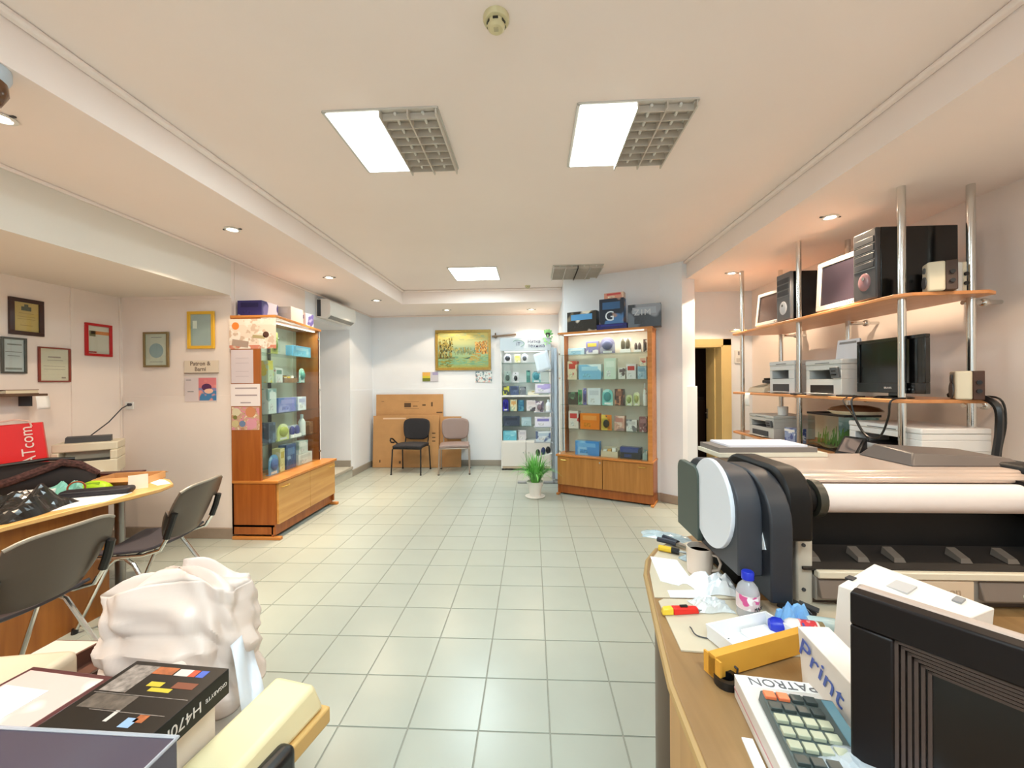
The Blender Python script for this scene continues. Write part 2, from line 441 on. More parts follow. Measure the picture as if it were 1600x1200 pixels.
bulb = emit('halogen bulb', (1.0, 0.93, 0.8), 14.0)
def downlight(x, y, label, k=1.0, kc=1.0):
    t = thing('downlight', label, 'downlight', (x, y, ZS), 0, 'round soffit downlights')
    MB().lathe([(0.035, 0.0), (0.052, -0.002), (0.055, -0.007), (0.040, -0.010), (0.035, -0.004)], 20).build('ring', whitep, t)
    MB().lathe([(0.0001, -0.009), (0.020, -0.008), (0.034, -0.003), (0.034, 0.0)], 16).build('bulb', bulb, t)
    for s in (-1, 1):
        MB().box((s * 0.062, 0, -0.004), (0.022, 0.012, 0.006)).build('spring_clip', darkgrey, t)
    ld = bpy.data.lights.new('downlight_beam', 'SPOT'); ld.energy = P_SPOT * k; ld.color = WARM
    ld.spot_size = math.radians(124); ld.spot_blend = 0.12; ld.shadow_soft_size = 0.03
    lo = bpy.data.objects.new('downlight_beam', ld); C.objects.link(lo); lo.parent = t; lo.location = (0, 0, -0.015)
    ld = bpy.data.lights.new('downlight_core', 'SPOT'); ld.energy = P_BEAM * kc; ld.color = WARM
    ld.spot_size = math.radians(58); ld.spot_blend = 0.9; ld.shadow_soft_size = 0.03
    lo = bpy.data.objects.new('downlight_core', ld); C.objects.link(lo); lo.parent = t; lo.location = (0, 0, -0.015)
downlight(-2.35, 1.66, 'leftmost soffit downlight at the picture edge, cut by the frame', 1.5)
downlight(-2.29, 2.96, 'soffit downlight nearest the beam over the certificates', 1.2, 1.2)
downlight(-2.26, 4.37, 'soffit downlight over the far end of the left glass cabinet')
downlight(-2.22, 5.63, 'soffit downlight beside the wall air conditioner')
downlight(-1.38, 6.47, 'soffit downlight above the framed painting', .85, .2)
downlight(0.0, 6.55, 'soffit downlight above the white display case', .6, .4)
downlight(2.23, 4.56, 'soffit downlight beside the farthest chrome rack pole', 1.8, 1.2)
downlight(2.2, 3.05, 'glaring soffit downlight above the black computer towers', 2.0, 1.2)
downlight(2.2, 1.55, 'added soffit downlight above the right desk, out of sight', 1.3, .35)  # added beyond the frame to light the right side
downlight(2.2, 0.2, 'added unseen downlight behind the viewer on the right soffit', 1.3, .5)  # added with the one below, unseen, to brighten the side walls
downlight(-2.35, 0.3, 'added unseen downlight behind the viewer on the left soffit', 1.6, .4)

# ================================================================ LEFT GLASS CABINET
lc = thing('glass_cabinet', 'tall wooden glass-fronted cabinet against the left wall with posters on its side', 'cabinet')
LX0, LX1, LXU, LY0, LY1 = -2.835, -2.395, -2.55, 3.625, 4.74
lb = MB()
lb.bb(LX0, LX1 - .02, LY0, LY0 + .02, 0.05, 0.53); lb.bb(LX0, LX1 - .02, LY1 - .02, LY1, 0.05, 0.53); lb.bb(LX0, LX0 + .015, LY0, LY1, 0.05, 0.53); lb.bb(LX0, LX1 - .03, LY0, LY1, 0.12, 0.14)
lb.build('base_carcass', oak, lc)
MB().prism([(LX0, LY0 - .005), (LX1 + .01, LY0 - .005), (LX1 + .01, LY1 + .01), (LX0, LY1 + .01)], 0.53, 0.555).build('counter', oak_edge, lc, bevel=0.003)
oakY = wood('cabinet wood front along y', '#c48a45', '#d9a45e', 'Y', 0.32)
for k in range(2):
    y0 = LY0 + .022 + k * (LY1 - LY0 - .04) / 2; y1 = y0 + (LY1 - LY0 - .04) / 2 - .004
    d = MB().bb(LX1 - .022, LX1, y0, y1, 0.14, 0.525).build('door', oakY, lc, bevel=0.002)
    yh = y0 + .09 if k == 0 else y1 - .09
    MB().tube([(LX1, yh - .05, 0.485), (LX1 + .022, yh - .045, 0.485), (LX1 + .022, yh + .045, 0.485), (LX1, yh + .05, 0.485)], 0.005).build('handle', gold, d)
MB().bb(LX1 - .06, LX1 - .045, LY0, LY1, 0.03, 0.14).build('plinth', oak, lc)
for y in (LY0 + .01, LY1 - .01):
    MB().bb(LX0, LX1 + .03, y - .02, y + .02, 0.0, 0.03).build('foot_rail', oak_edge, lc, bevel=0.004)
MB().bb(LX0, LXU, LY0, LY0 + .02, 0.555, 2.09).build('side_panel', oak, lc)
MB().bb(LX0, LXU, 4.66, 4.68, 0.555, 2.09).build('side_panel', oak, lc)
MB().bb(LX0, LX0 + .008, LY0 + .02, 4.66, 0.555, 2.09).build('back_panel', mat('cabinet back', '#d6dac6', 0.4), lc)
MB().prism([(LX0, LY0 - .005), (-2.39, LY0 - .005), (-2.53, 4.69), (LX0, 4.69)], 2.09, 2.115).build('top_board', oak_edge, lc, bevel=0.003)
for y0, y1 in ((LY0 + .022, 4.13), (4.15, 4.655)):
    MB().bb(LXU - .004, LXU, y0, y1, 0.56, 2.085).build('glass_pane', glassm, lc)
MB().bb(LXU - .006, LXU + .002, 4.655, 4.668, 0.56, 2.085).build('pane_edge', mat('dark edge', '#5a2f22', 0.4), lc)
MB().bb(LXU - .004, LXU + .002, 4.668, 4.682, 0.555, 2.09).build('pane_trim', whitep, lc)
MB().bb(LX0 + .012, LX0 + .04, 4.132, 4.148, 0.56, 2.085).build('divider_post', darkgrey, lc)
LSH = (0.88, 1.17, 1.48, 1.77)
for z in LSH:
    MB().bb(LX0 + .01, LXU - .012, LY0 + .022, 4.655, z - .006, z).build('glass_shelf', glass_edge, lc)
for z in (0.66, 1.39, 2.0):
    MB().cyl((LXU + .001, 4.66, z), (LXU + .012, 4.66, z), 0.012, n=10).build('clip', chrome, lc)
# papers taped to its near side
def sheet_y(name, label, cat, x0, x1, z0, z1, y, m, lines=(), lm=greyink, t=0.002, group=None):
    """sheet fixed to a face looking along -y"""
    tg = thing(name, label, cat, ((x0 + x1) / 2, y, (z0 + z1) / 2), 0, group)
    w = (x1 - x0) / 2; hh = (z1 - z0) / 2
    MB().bb(-w, w, -t, 0, -hh, hh).build('sheet', m, tg)
    for (a, b2, c, d) in lines:
        MB().bb(-w + a * 2 * w, -w + b2 * 2 * w, -t - .0006, -t + .0002, -hh + c * 2 * hh, -hh + d * 2 * hh).build('print', lm, tg)
    return tg
YF = LY0 - .0005
t = sheet_y('poster', 'wide cream poster with orange sun and printers at top of cabinet side', 'poster', -2.845, -2.39, 1.80, 2.08, YF,
        printed('poster print', '#f0ddc8', ('#f6ece0', '#d8bfa8'), 14, seed=2, bands=((0, '#d98a72'), (0.12, '#efdccb'), (0.8, '#f4e6d8'))))
MB().cyl((-.165, -.002, .075), (-.165, -.0035, .075), .035, n=20).build('orange_disc', mat('orange print', '#f08a3a', 0.5), t)
MB().cyl((.13, -.002, -.01), (.13, -.0035, -.01), .03, n=12).build('dark_cartridge_print', mat('brown print', '#5a3a30', 0.5), t)
MB().box((-.12, -.003, -.09), (.16, .001, .06), ry=.15).build('printer_print', mat('print taupe', '#b29c8e', 0.5), t)
MB().box((.06, -.003, -.03), (.12, .001, .03), ry=.1).build('paper_print', mat('print olive', '#b6a77c', 0.5), t)
sheet_y('notice', 'pinkish notice in a plastic sleeve below the cream poster', 'notice', -2.83, -2.615, 1.475, 1.79, YF, mat('pinkish paper', '#dccfd2', 0.35),
        [(0.2, 0.8, y, y + .012) for y in (.2, .35, .6, .75)], mat('faint print', '#c3b6ba', 0.5))
sheet_y('notice', 'white notice with three lines of small lettering on the cabinet side', 'notice', -2.835, -2.55, 1.26, 1.468, YF - .001, mat('notice white', '#eee4e2', 0.6),
        [(.15, .9, .78, .84), (.15, .9, .46, .52), (.33, .68, .13, .18)], mat('notice print', '#a7989b', 0.6))
t = sheet_y('photo_print', 'colour photograph of flowers and fruit taped on the cabinet side', 'photo', -2.83, -2.56, 1.035, 1.252, YF,
        printed('flower photo', '#c9a489', ('#e3d3b0', '#b98b6a', '#d98fa0'), 26, seed=5))
for q, (px, pz, pr, pc) in enumerate(((-.09, .06, .04, '#d8cfae'), (-.1, -.05, .035, '#cfc08e'), (.05, .06, .05, '#d08a5e'), (.06, -.05, .05, '#d99aa8'), (-.03, -.05, .03, '#6f86a8'), (-.1, .01, .02, '#7d7c3e'))):
    MB().cyl((px, -.002, pz), (px, -.0028 - q * .0002, pz), pr, n=14).build('blossom_print', mat('blossom %s' % pc, pc, 0.6), t)

# ================================================================ RIGHT GLASS CABINET (stands at an angle)
RA = math.atan2(4.686 - 5.22, 1.392 - 0.32)
rc = thing('glass_cabinet', 'wooden glass cabinet with lit shelves standing at an angle by the plant', 'cabinet', (0.32, 5.22, 0), RA)
RL, RD = 1.198, 0.29
lb = MB(); lb.bb(0, .02, .02, RD, 0.03, .5); lb.bb(RL - .02, RL, .02, RD, 0.03, .5); lb.bb(0, RL, RD - .012, RD, .05, .5); lb.bb(0, RL, .02, RD, .12, .14)
lb.build('base_carcass', oak, rc)
MB().bb(-.015, RL + .005, -.01, RD, .5, .525).build('counter', oak_edge, rc, bevel=.003)
for k in range(2):
    x0 = .004 + k * RL / 2; x1 = x0 + RL / 2 - .008
    d = MB().bb(x0, x1, 0, .02, .135, .495).build('door', wood('door grain upright', '#a06a2e', '#b67e3e', 'Z', .35), rc, bevel=.002)
    xh = x0 + .09 if k == 0 else x1 - .12
    MB().tube([(xh - .045, 0, .455), (xh - .04, -.02, .455), (xh + .04, -.02, .455), (xh + .045, 0, .455)], .005).build('handle', gold, d)
MB().cyl((RL / 2 - .03, 0, .46), (RL / 2 - .03, -.008, .46), .011, n=12).build('lock', chrome, rc)
MB().bb(0, RL, .035, .05, .02, .135).build('plinth', oak, rc)
for x in (.01, RL - .01):
    MB().bb(x - .018, x + .018, -.02, RD, 0, .025).build('foot_rail', oak_edge, rc, bevel=.004)
MB().bb(RL - .055, RL - .005, .0, RD, .525, 2.075).build('side_panel', oak_edge, rc)
MB().bb(.045, .06, .16, RD, .525, 2.075).build('side_panel', oak, rc)
MB().bb(.03, .045, .0, .012, .525, 2.075).build('edge_strip', whitep, rc)
MB().bb(.05, RL - .05, RD - .01, RD, .525, 2.075).build('back_panel', mat('cream back panel', '#f0e6d6', .5), rc)
MB().bb(.02, RL, 0, RD, 2.075, 2.1).build('top_board', oak_edge, rc, bevel=.003)
for x0, x1 in ((.05, .6), (.602, RL - .057)):
    MB().bb(x0, x1, .004, .008, .53, 2.072).build('glass_pane', glassm, rc)
RSH = (0.86, 1.17, 1.49, 1.81)
for z in RSH:
    MB().bb(.05, RL - .058, .012, RD - .012, z - .006, z).build('glass_shelf', glass_edge, rc)
for z in (.55, 1.5, 1.81, 2.06):
    MB().bb(.035, .055, -.006, .004, z, z + .022).build('clip', chrome, rc)

def added_case_lamp(parent, c, size, energy, col, rot=(0, 0, 0)):
    """slim added glowing strip that brightens a glass case from under its top board"""
    MB().box((c[0], c[1], c[2]), (size[0], size[1], .012)).build('added_strip', emit('added strip glow', (1, .95, .85), .9), parent)  # added source to lift the case interior, no such fitting is visible
    ld = bpy.data.lights.new('added_case_light', 'AREA'); ld.shape = 'RECTANGLE'; ld.size, ld.size_y = size; ld.energy = energy; ld.color = col
    lo = bpy.data.objects.new('added_case_light', ld); C.objects.link(lo); lo.parent = parent; lo.location = (c[0], c[1], c[2] - .01); lo.rotation_euler = rot
added_case_lamp(rc, (.6, .03, 2.066), (1.0, .025), 2.2, (1, .92, .8), (math.radians(22), 0, 0))
added_case_lamp(lc, (-2.58, 4.14, 2.08), (.025, .95), 2.4, (.92, 1, .93), (0, math.radians(-22), 0))
# ================================================================ WHITE DISPLAY CASE at the back
dc = thing('display_case', 'white shop display case with printed header standing against the back wall', 'display case', (-0.52, 6.62, 0))
DW, DD = .83, .35
lb = MB(); lb.bb(0, .018, 0, DD, .03, 2.2); lb.bb(DW - .018, DW, 0, DD, .03, 2.2); lb.bb(0, DW, 0, DD, 2.182, 2.2); lb.bb(0, DW, DD - .01, DD, .03, 2.2)
lb.build('carcass', whitep, dc)
hd = MB().bb(-.005, DW + .005, -.012, .004, 1.985, 2.205).build('header', mat('header panel', '#c9d6e0', .4), dc, bevel=.003)
navy = mat('navy print', '#3d3f66', .5)
t = text('iт', .10, navy, hd, (.30, -.0135, 2.10), FRONT)
MB().tube([(.30 + .10 * math.cos(a), -.013, 2.11 + .055 * math.sin(a)) for a in [2.6 - i * .25 for i in range(16)]], .006, 6).build('swoosh', mat('swoosh green', '#7fa59a', .5), hd)
text('Нитка', .075, navy, hd, (.56, -.0135, 2.135), FRONT); text('технiка', .08, navy, hd, (.60, -.0135, 2.065), FRONT)
for z, th in ((1.79, .012), (1.46, .012), (1.25, .03), (.984, .012), (.734, .012), (.49, .02)):
    MB().bb(.018, DW - .018, .01, DD - .01, z - th, z).build('shelf', whitep if th > .012 else glass_edge, dc)
for k in range(2):
    d = MB().bb(.02 + k * .398, .41 + k * .398, -.003, .012, .07, .47).build('door', mat('case door', '#e6e2dc', .4), dc, bevel=.002)
    MB().cyl((.37 + k * .09, -.003, .3), (.37 + k * .09, -.02, .3), .009, n=10).build('knob', chrome, d)
MB().bb(.0, DW, .01, .03, 0.03, .07).build('plinth', mat('plinth tan', '#c9b7a0', .5), dc)
added_case_lamp(dc, (DW / 2, .03, 1.975), (.7, .025), .9, (.85, .95, 1), (math.radians(20), 0, 0))
for x in (.02, DW - .02):
    for y in (.03, DD - .03): MB().cyl((x, y, 0), (x, y, .03), .015, n=10).build('foot', darkgrey, dc)

# ================================================================ CHROME RACK on the right wall
rk = thing('pole_rack', 'chrome pole rack with long wooden shelves along the right wall', 'rack')
PY = (2.61, 3.57, 4.5)
for x in (2.31, 2.72):
    for y in PY:
        MB().cyl((x, y, 0), (x, y, 2.66), .021, n=16).build('pole', chrome, rk)
rack_wood = wood('rack shelf wood', '#cf8a52', '#dd9c66', 'Y', .35)
def board(z, y0, y1):
    pl = [(2.24, y0 + .06), (2.30, y0), (2.70, y0 - .04), (2.78, y0), (2.78, y1), (2.30, y1 + .08), (2.24, y1 + .02)]
    return MB().prism(pl, z - .022, z).build('shelf', rack_wood, rk, bevel=.004)
for z in (1.985, 1.335, .90): board(z, 2.53, 4.55)
for y in (2.66, 3.55, 4.45):
    for z in (1.94, 1.29):
        MB().cyl((2.72, y, z), (2.95, y, z), .014, n=10).build('wall_bracket', chrome, rk)
        MB().ell((2.85, y, z), (.028, .028, .028), 12, 8).build('bracket_ball', chrome, rk)
for z in (2.02,):
    MB().tube([(2.31 + .09 * math.cos(a), 4.58 + .06 * math.sin(a), z) for a in [i * PI / 8 for i in range(16)]], .006, 6, True).build('guard_ring', chrome, rk)

# ================================================================ LEFT COUNTER DESK
ld_ = thing('counter_desk', 'long wooden counter desk with a rounded end along the left wall', 'desk')
top = [(-3.93, 0.2), (-2.70, 0.2), (-2.68, 1.9), (-2.64, 2.2), (-2.58, 2.45), (-2.56, 2.62), (-2.60, 2.76), (-2.74, 2.88), (-2.95, 2.97), (-3.25, 3.02), (-3.93, 3.05)]
MB().prism(top, .725, .75).build('desk_top', wood('desk top wood', '#c99a5c', '#d9ae70', 'Y', .3), ld_, bevel=.004)
dk_front = wood('desk front wood', '#93551d', '#ad6b28', 'Z', .4)
MB().bb(-2.77, -2.75, 0.2, 2.45, .0, .725).build('front_panel', dk_front, ld_)
MB().bb(-3.9, -2.77, 2.43, 2.45, .0, .725).build('end_panel', dk_front, ld_)
MB().cyl((-3.0, 2.75, 0), (-3.0, 2.75, .725), .03, n=16).build('support_post', steel, ld_)

# ================================================================ RIGHT DESK
rd = thing('work_desk', 'cluttered wooden work desk with a rounded end in the right foreground', 'desk')
top = [(2.1, 0.1), (2.1, 1.93), (.95, 1.93), (.78, 1.90), (.64, 1.83), (.53, 1.73), (.46, 1.62), (.42, 1.5), (.385, 1.3), (.35, 1.1), (.325, .95), (.315, .75), (.31, 0.1)]
MB().prism(top, .722, .75).build('desk_top', wood('work desk wood', '#86663f', '#9c7a50', 'Y', .4), rd, bevel=.004)
edge = MB()
pe = top[5:]
edge.tube([(x - .002, y, .738) for x, y in pe], .011, 8).build('edge_band', mat('edge band', '#a98a58', .4), rd)
MB().bb(.40, .42, 0.15, 1.2, 0, .722).build('side_panel', wood('desk side wood', '#b98a48', '#c99a58', 'Z', .4), rd)
MB().bb(2.06, 2.08, 0.15, 1.8, 0, .722).build('side_panel', oak_edge, rd)
MB().lathe([(.07, 0), (.07, .722)], 20, (.52, 1.5, 0)).build('round_leg', mat('taupe leg', '#6f6152', .4), rd)
MB().bb(.42, 2.06, 1.0, 1.02, .2, .7).build('modesty_panel', oak_edge, rd)

# ================================================================ PICTURES AND FRAMES
def framed(name, label, cat, loc, rz, w, h, fw, fm, pm, prints=(), depth=.018, group=None, pane=True):
    t = thing(name, label, cat, loc, rz, group)
    f = MB()
    f.bb(-w / 2, w / 2, -depth, 0, h / 2 - fw, h / 2); f.bb(-w / 2, w / 2, -depth, 0, -h / 2, -h / 2 + fw)
    f.bb(-w / 2, -w / 2 + fw, -depth, 0, -h / 2 + fw, h / 2 - fw); f.bb(w / 2 - fw, w / 2, -depth, 0, -h / 2 + fw, h / 2 - fw)
    f.build('frame', fm, t, bevel=.002)
    MB().bb(-w / 2 + fw * .8, w / 2 - fw * .8, -.006, -.001, -h / 2 + fw * .8, h / 2 - fw * .8).build('sheet', pm, t)
    iw, ih = w - 2 * fw, h - 2 * fw
    for (a, b2, c, d, m) in prints:
        MB().bb(-iw / 2 + a * iw, -iw / 2 + b2 * iw, -.0068, -.0058, -ih / 2 + c * ih, -ih / 2 + d * ih).build('print', m, t)
    if pane: MB().bb(-w / 2 + fw, w / 2 - fw, -.0105, -.009, -h / 2 + fw, h / 2 - fw).build('glass_pane', glassm, t)
    return t
GRP = 'certificates and frames on the left walls'
EAST = PI / 2
lines = lambda m, *rows: [(a, b2, z, z + t_, m) for a, b2, z, t_ in rows]
framed('certificate', 'certificate with golden sheet in dark brown frame, topmost on the left wall', 'certificate', (-3.959, 2.935, 2.005), EAST, .215, .285, .03, mat('dark brown wood', '#3c2420', .35),
       mat('gold sheet', '#d8b36c', .4), [(.3, .7, .72, .86, mat('dark emblem', '#5a5a48', .6)), (.42, .58, .86, .94, mat('dark emblem', '#5a5a48', .6))] + lines(mat('gold print', '#b48e4e', .6), (.2, .8, .62, .015), (.15, .85, .5, .015), (.15, .85, .42, .015), (.25, .75, .2, .02)), group=GRP)
framed('certificate', 'silver framed diploma partly cut by the left picture edge', 'certificate', (-3.959, 2.855, 1.70), EAST, .15, .275, .014, mat('dark silver frame', '#5c5e5a', .3, .5), mat('bluish sheet', '#cfd0d6', .6),
       lines(greyink, (.2, .9, .82, .04), (.1, .9, .6, .02), (.2, .8, .48, .02), (.1, .9, .06, .06)), group=GRP)
framed('certificate', 'white certificate in a thin maroon frame above the small wall shelf', 'certificate', (-3.959, 3.115, 1.64), EAST, .22, .285, .011, mat('maroon frame', '#8c3a2c', .35), mat('ivory sheet', '#eadbc9', .6),
       lines(mat('grey brown print', '#a58f86', .6), (.28, .72, .72, .04), (.25, .8, .63, .015), (.12, .88, .45, .01), (.12, .88, .35, .01), (.75, .9, .07, .05)), group=GRP)
framed('certificate', 'white certificate with orange band in a bright red frame', 'certificate', (-3.959, 3.455, 1.88), EAST, .225, .295, .022, mat('bright red frame', '#c01a1e', .3), mat('pale sheet', '#ecdcd0', .6),
       [(.15, 1, .70, .82, mat('orange band', '#e98a4a', .6)), (.08, .36, .62, .82, mat('olive photo', '#8a7a58', .6)), (.05, .4, .03, .08, mat('red mark', '#b03030', .6))], group=GRP)
t = framed('certificate', 'certificate with round blue engraving in a bronze frame', 'certificate', (-3.588, 3.651, 1.805), 0, .25, .335, .018, mat('bronze frame', '#8f7a52', .35, .4), mat('grey sheet', '#dcd8cc', .6),
       lines(greyink, (.25, .75, .88, .02), (.2, .8, .1, .015)), group=GRP)
MB().cyl((0, -.006, -.01), (0, -.0074, -.01), .07, n=24).build('round_engraving', mat('engraving blue', '#9fb0b8', .6), t)
framed('certificate', 'shiny certificate in a yellow frame next to the left cabinet', 'certificate', (-3.138, 3.651, 1.985), 0, .265, .355, .028, mat('yellow frame', '#e6b433', .35), mat('silver sheet', '#c3d0d4', .12, .3),
       [(.1, .3, .55, .8, mat('white mark', '#f5f5f0', .5))], group=GRP)
t = sheet_y('wall_sign', 'cream wall sign lettered Patron and Barni above the calendar', 'sign', -3.312, -2.975, 1.575, 1.695, 3.651, mat('cream sign', '#e5d6c2', .5), t=.004)
brown_ink = mat('brown ink', '#7d6a5c', .6)
text('Patron &', .056, brown_ink, t, (-.01, -.005, .031), FRONT, bold=.0008); text('Barni', .054, brown_ink, t, (-.01, -.005, -.022), FRONT, bold=.0008)
MB().bb(-.17, .17, -.008, 0, -.062, -.056).build('bottom_rail', brown_ink, t)
t = thing('wall_calendar', 'wall calendar with pink and blue picture beside the left cabinet', 'calendar', (-3.151, 3.651, 1.42), 0)
MB().bb(-.16, .16, -.005, 0, -.115, .115).build('board', mat('calendar lilac', '#dccfcf', .6), t)
MB().bb(-.02, .155, -.0062, -.0045, -.105, .11).build('picture_top', printed('calendar picture', '#e07a80', ('#e89a90',), 8, bands=((0, '#3f7fb0'), (.42, '#8d86b5'), (.55, '#df7f86'))), t)
MB().ell((.06, -.0065, .02), (.05, .0008, .035)).build('petal_print', mat('plum', '#5a2a58', .6), t)
MB().ell((.08, -.0068, -.015), (.045, .0008, .025)).build('petal_print', mat('peach', '#f0c0a8', .6), t)
for x, z, w in ((-.12, .09, .05), (-.1, -.02, .06)): MB().bb(x - w / 2, x + w / 2, -.006, -.0045, z - .004, z + .004).build('print', greyink, t)
# wall socket with drooping cable
t = thing('wall_socket', 'small wall socket with plugged cable in the alcove corner', 'socket', (-3.863, 3.651, 1.27), 0)
MB().bb(-.04, .04, -.012, 0, -.035, .035).build('plate', whitep, t, bevel=.004)
MB().cyl((.015, -.012, .01), (.015, -.035, .01), .015, n=10).build('plug', darkgrey, t)
cab = MB().tube([(-3.848, 3.615, 1.278), (-3.85, 3.56, 1.25), (-3.86, 3.45, 1.13), (-3.87, 3.3, 1.02), (-3.86, 3.2, .96), (-3.8, 3.19, .90)], .005, 6).build('power_cable', darkgrey)
tag(cab, 'dark cable drooping from the wall socket to the cream printer', 'cable')
# small wall shelf
t = thing('wall_shelf', 'small dark wall shelf at the left edge under the diplomas', 'shelf', (-3.96, 2.83, 1.40))
MB().bb(0, .16, -.3, .12, -.012, .006).build('board', mat('dark shelf wood', '#5d4634', .4), t, bevel=.003)
for y in (-.2, .06): MB().prism_x([(y - .006, -.09), (y + .006, -.09), (y + .006, -.012), (y - .006, -.012)], 0, .1).build('bracket', darkgrey, t)
b_ = thing('book', 'brown and cream book lying on the small wall shelf', 'book', (-3.87, 2.80, 1.406))
MB().bb(-.06, .06, -.1, .1, 0, .005).build('cover', mat('brown cover', '#6a3f2c', .5), b_); MB().bb(-.055, .06, -.095, .095, .005, .028).build('pages', mat('page edges', '#d8cdb4', .7), b_); MB().bb(-.06, .06, -.1, .1, .028, .033).build('cover', mat('brown cover', '#6a3f2c', .5), b_)
t = tag(MB().grid(lambda u, v: (-3.80 + .012 * math.sin(v * 2), 2.87 + u * .085, 1.386 - v * .10), 3, 5).build('paper_note', paper, solid=.001), 'white paper note hanging from the edge of the small shelf', 'note')

# ---- painting, postcards on the back wall
t = framed('painting', 'gilt framed oil painting of a canal with houses and a boat', 'painting', (-1.206, 6.989, 2.04), 0, .985, .71, .045, mat('old gilt', '#a98a3e', .4, .3, var=.15, vscale=30),
           printed('painted sky and water', '#b9c88a', (), 5, .5, 3, bands=((0, '#a8a850'), (.15, '#7fb08a'), (.35, '#9ab88a'), (.5, '#8aa890'), (.7, '#b8c088'), (.92, '#d8c870')), blend=True), depth=.03, pane=False)
rp = random.Random(17); strokes = {}
def stroke(col, x, z, w, h): strokes.setdefault(col, []).append((x, z, w, h))
for k in range(150):      # left row of houses
    stroke(rp.choice(('#8a8038', '#6f6a2c', '#a8964a', '#4e4a22', '#b8a860')), rp.uniform(-.43, -.19), rp.uniform(-.13, .14 + rp.uniform(-.04, .08)), rp.uniform(.012, .03), rp.uniform(.015, .05))
for k in range(120):      # right houses
    stroke(rp.choice(('#c8923e', '#d8a858', '#b87a30', '#a8863a', '#e0b868')), rp.uniform(.22, .43), rp.uniform(-.06, .13 + rp.uniform(-.04, .07)), rp.uniform(.012, .03), rp.uniform(.015, .045))
for k in range(90):       # far row
    stroke(rp.choice(('#8a9a68', '#a8a868', '#78906a', '#b8a858', '#6a7a58')), rp.uniform(-.18, .22), rp.uniform(-.07, .03), rp.uniform(.008, .02), rp.uniform(.02, .06))
for k in range(160):      # water
    x = rp.uniform(-.43, .43); stroke(rp.choice(('#88b088', '#a8b878', '#70a080', '#98a860') if x > -.2 else ('#8a8a3c', '#a09a48', '#6a7034')), x, rp.uniform(-.29, -.10), rp.uniform(.03, .08), rp.uniform(.006, .016))
for k in range(60):       # reflections and sky glow
    stroke(rp.choice(('#c89a4a', '#b8a050')), rp.uniform(.12, .3), rp.uniform(-.2, -.07), rp.uniform(.02, .05), rp.uniform(.006, .012)); stroke(rp.choice(('#d8c878', '#c8c480', '#b0bc88')), rp.uniform(-.40, .40), rp.uniform(.18, .29), rp.uniform(.04, .10), rp.uniform(.008, .02))
for i in range(4):
    for j in range(3):
        stroke('#3c361c', -.40 + i * .05, -.08 + j * .07, .012, .04); stroke('#8a4e22', .26 + i * .045, -.03 + j * .06, .014, .024)
for x in (-.02, .01, .04, .09): stroke('#4a4a2c', x, .0, .007, .10)
for k in range(5): stroke('#2e3324', .02 + k * .022, -.145 + abs(k - 2) * .004, .03, .012); stroke('#4a3a1c', -.40 + k * .055, -.135, .06, .014)
for q, (col, lst) in enumerate(strokes.items()):
    g = MB()
    for k, (x, z, w, h) in enumerate(lst): g.bb(x - w / 2, x + w / 2, -.0072 - .0004 * (k % 5) - .00005 * q, -.0055, z - h / 2, z + h / 2)
    g.build('brush_strokes', mat('paint ' + col, col, .45), t)['kind'] = 'stuff'
t = sheet_y('postcard', 'landscape postcard of a yellow field under the painting', 'postcard', -1.94, -1.655, 1.49, 1.66, 6.989, mat('card lilac', '#c9c6cf', .5))
MB().bb(-.14, 0, -.003, -.002, -.08, .08).build('field_print', printed('field print', '#d9b43c', (), bands=((0, '#6f7a2c'), (.35, '#d8c83e'), (.6, '#e6b25a'))), t); MB().bb(.04, .14, -.003, -.002, .03, .08).build('sky_print', mat('print violet', '#a49cc0', .5), t)
t = sheet_y('postcard', 'pale postcard with blue and pink figures near the display case', 'postcard', -.99, -.70, 1.47, 1.66, 6.989, printed('pale card', '#dfe6e6', ('#8aa8b0', '#e0b0a8', '#6f8890'), 16, seed=8))
t = thing('wall_lamp_bar', 'small dark ornamental bar on the wall beside the painting', 'wall bar', (-.43, 6.98, 2.27))
MB().cyl((-.26, -.02, 0), (.16, -.02, .03), .016, n=10).build('bar', mat('bronze bar', '#7d6a58', .4, .4), t); MB().cyl((-.2, .02, 0), (-.2, -.02, 0), .03, n=12).build('mount', mat('bronze bar', '#7d6a58', .4, .4), t); MB().cyl((-.2, -.02, -.03), (-.2, -.02, .06), .012, n=10).build('stem', mat('bronze bar', '#7d6a58', .4, .4), t)

# ---- cardboard sheets leaning on the back wall
def card_sheet(label, x0, x1, ztop, ybase, lean, prints=()):
    t = thing('cardboard_sheet', label, 'cardboard', ((x0 + x1) / 2, ybase, 0), 0, 'flattened cardboard leaning on the back wall')
    w = (x1 - x0) / 2; rx = -math.asin(min(.5, lean / ztop))
    MB().bb(-w, w, 0, .012, .004, ztop).build('board', cardb, t, rot=(rx, 0, 0), bevel=.002)
    for (a, b2, c, d, m) in prints:
        MB().bb(-w + a * 2 * w, -w + b2 * 2 * w, -.001, .001, c * ztop, d * ztop).build('print', m, t, rot=(rx, 0, 0))
    return t
ci = mat('carton print', '#5a4028', .7)
card_sheet('tall flattened cardboard carton with printed handling symbols', -2.76, -1.56, 1.27, 6.88, .07,
    [(.42, .52, .82, .88, ci), (.55, .62, .83, .84, ci), (.69, .74, .84, .86, ci), (.82, .845, .83, .89, ci), (.9, .99, .74, .755, ci), (.42, .64, .80, .803, ci), (.42, .64, .895, .898, ci), (.08, .12, .9, .905, ci)])
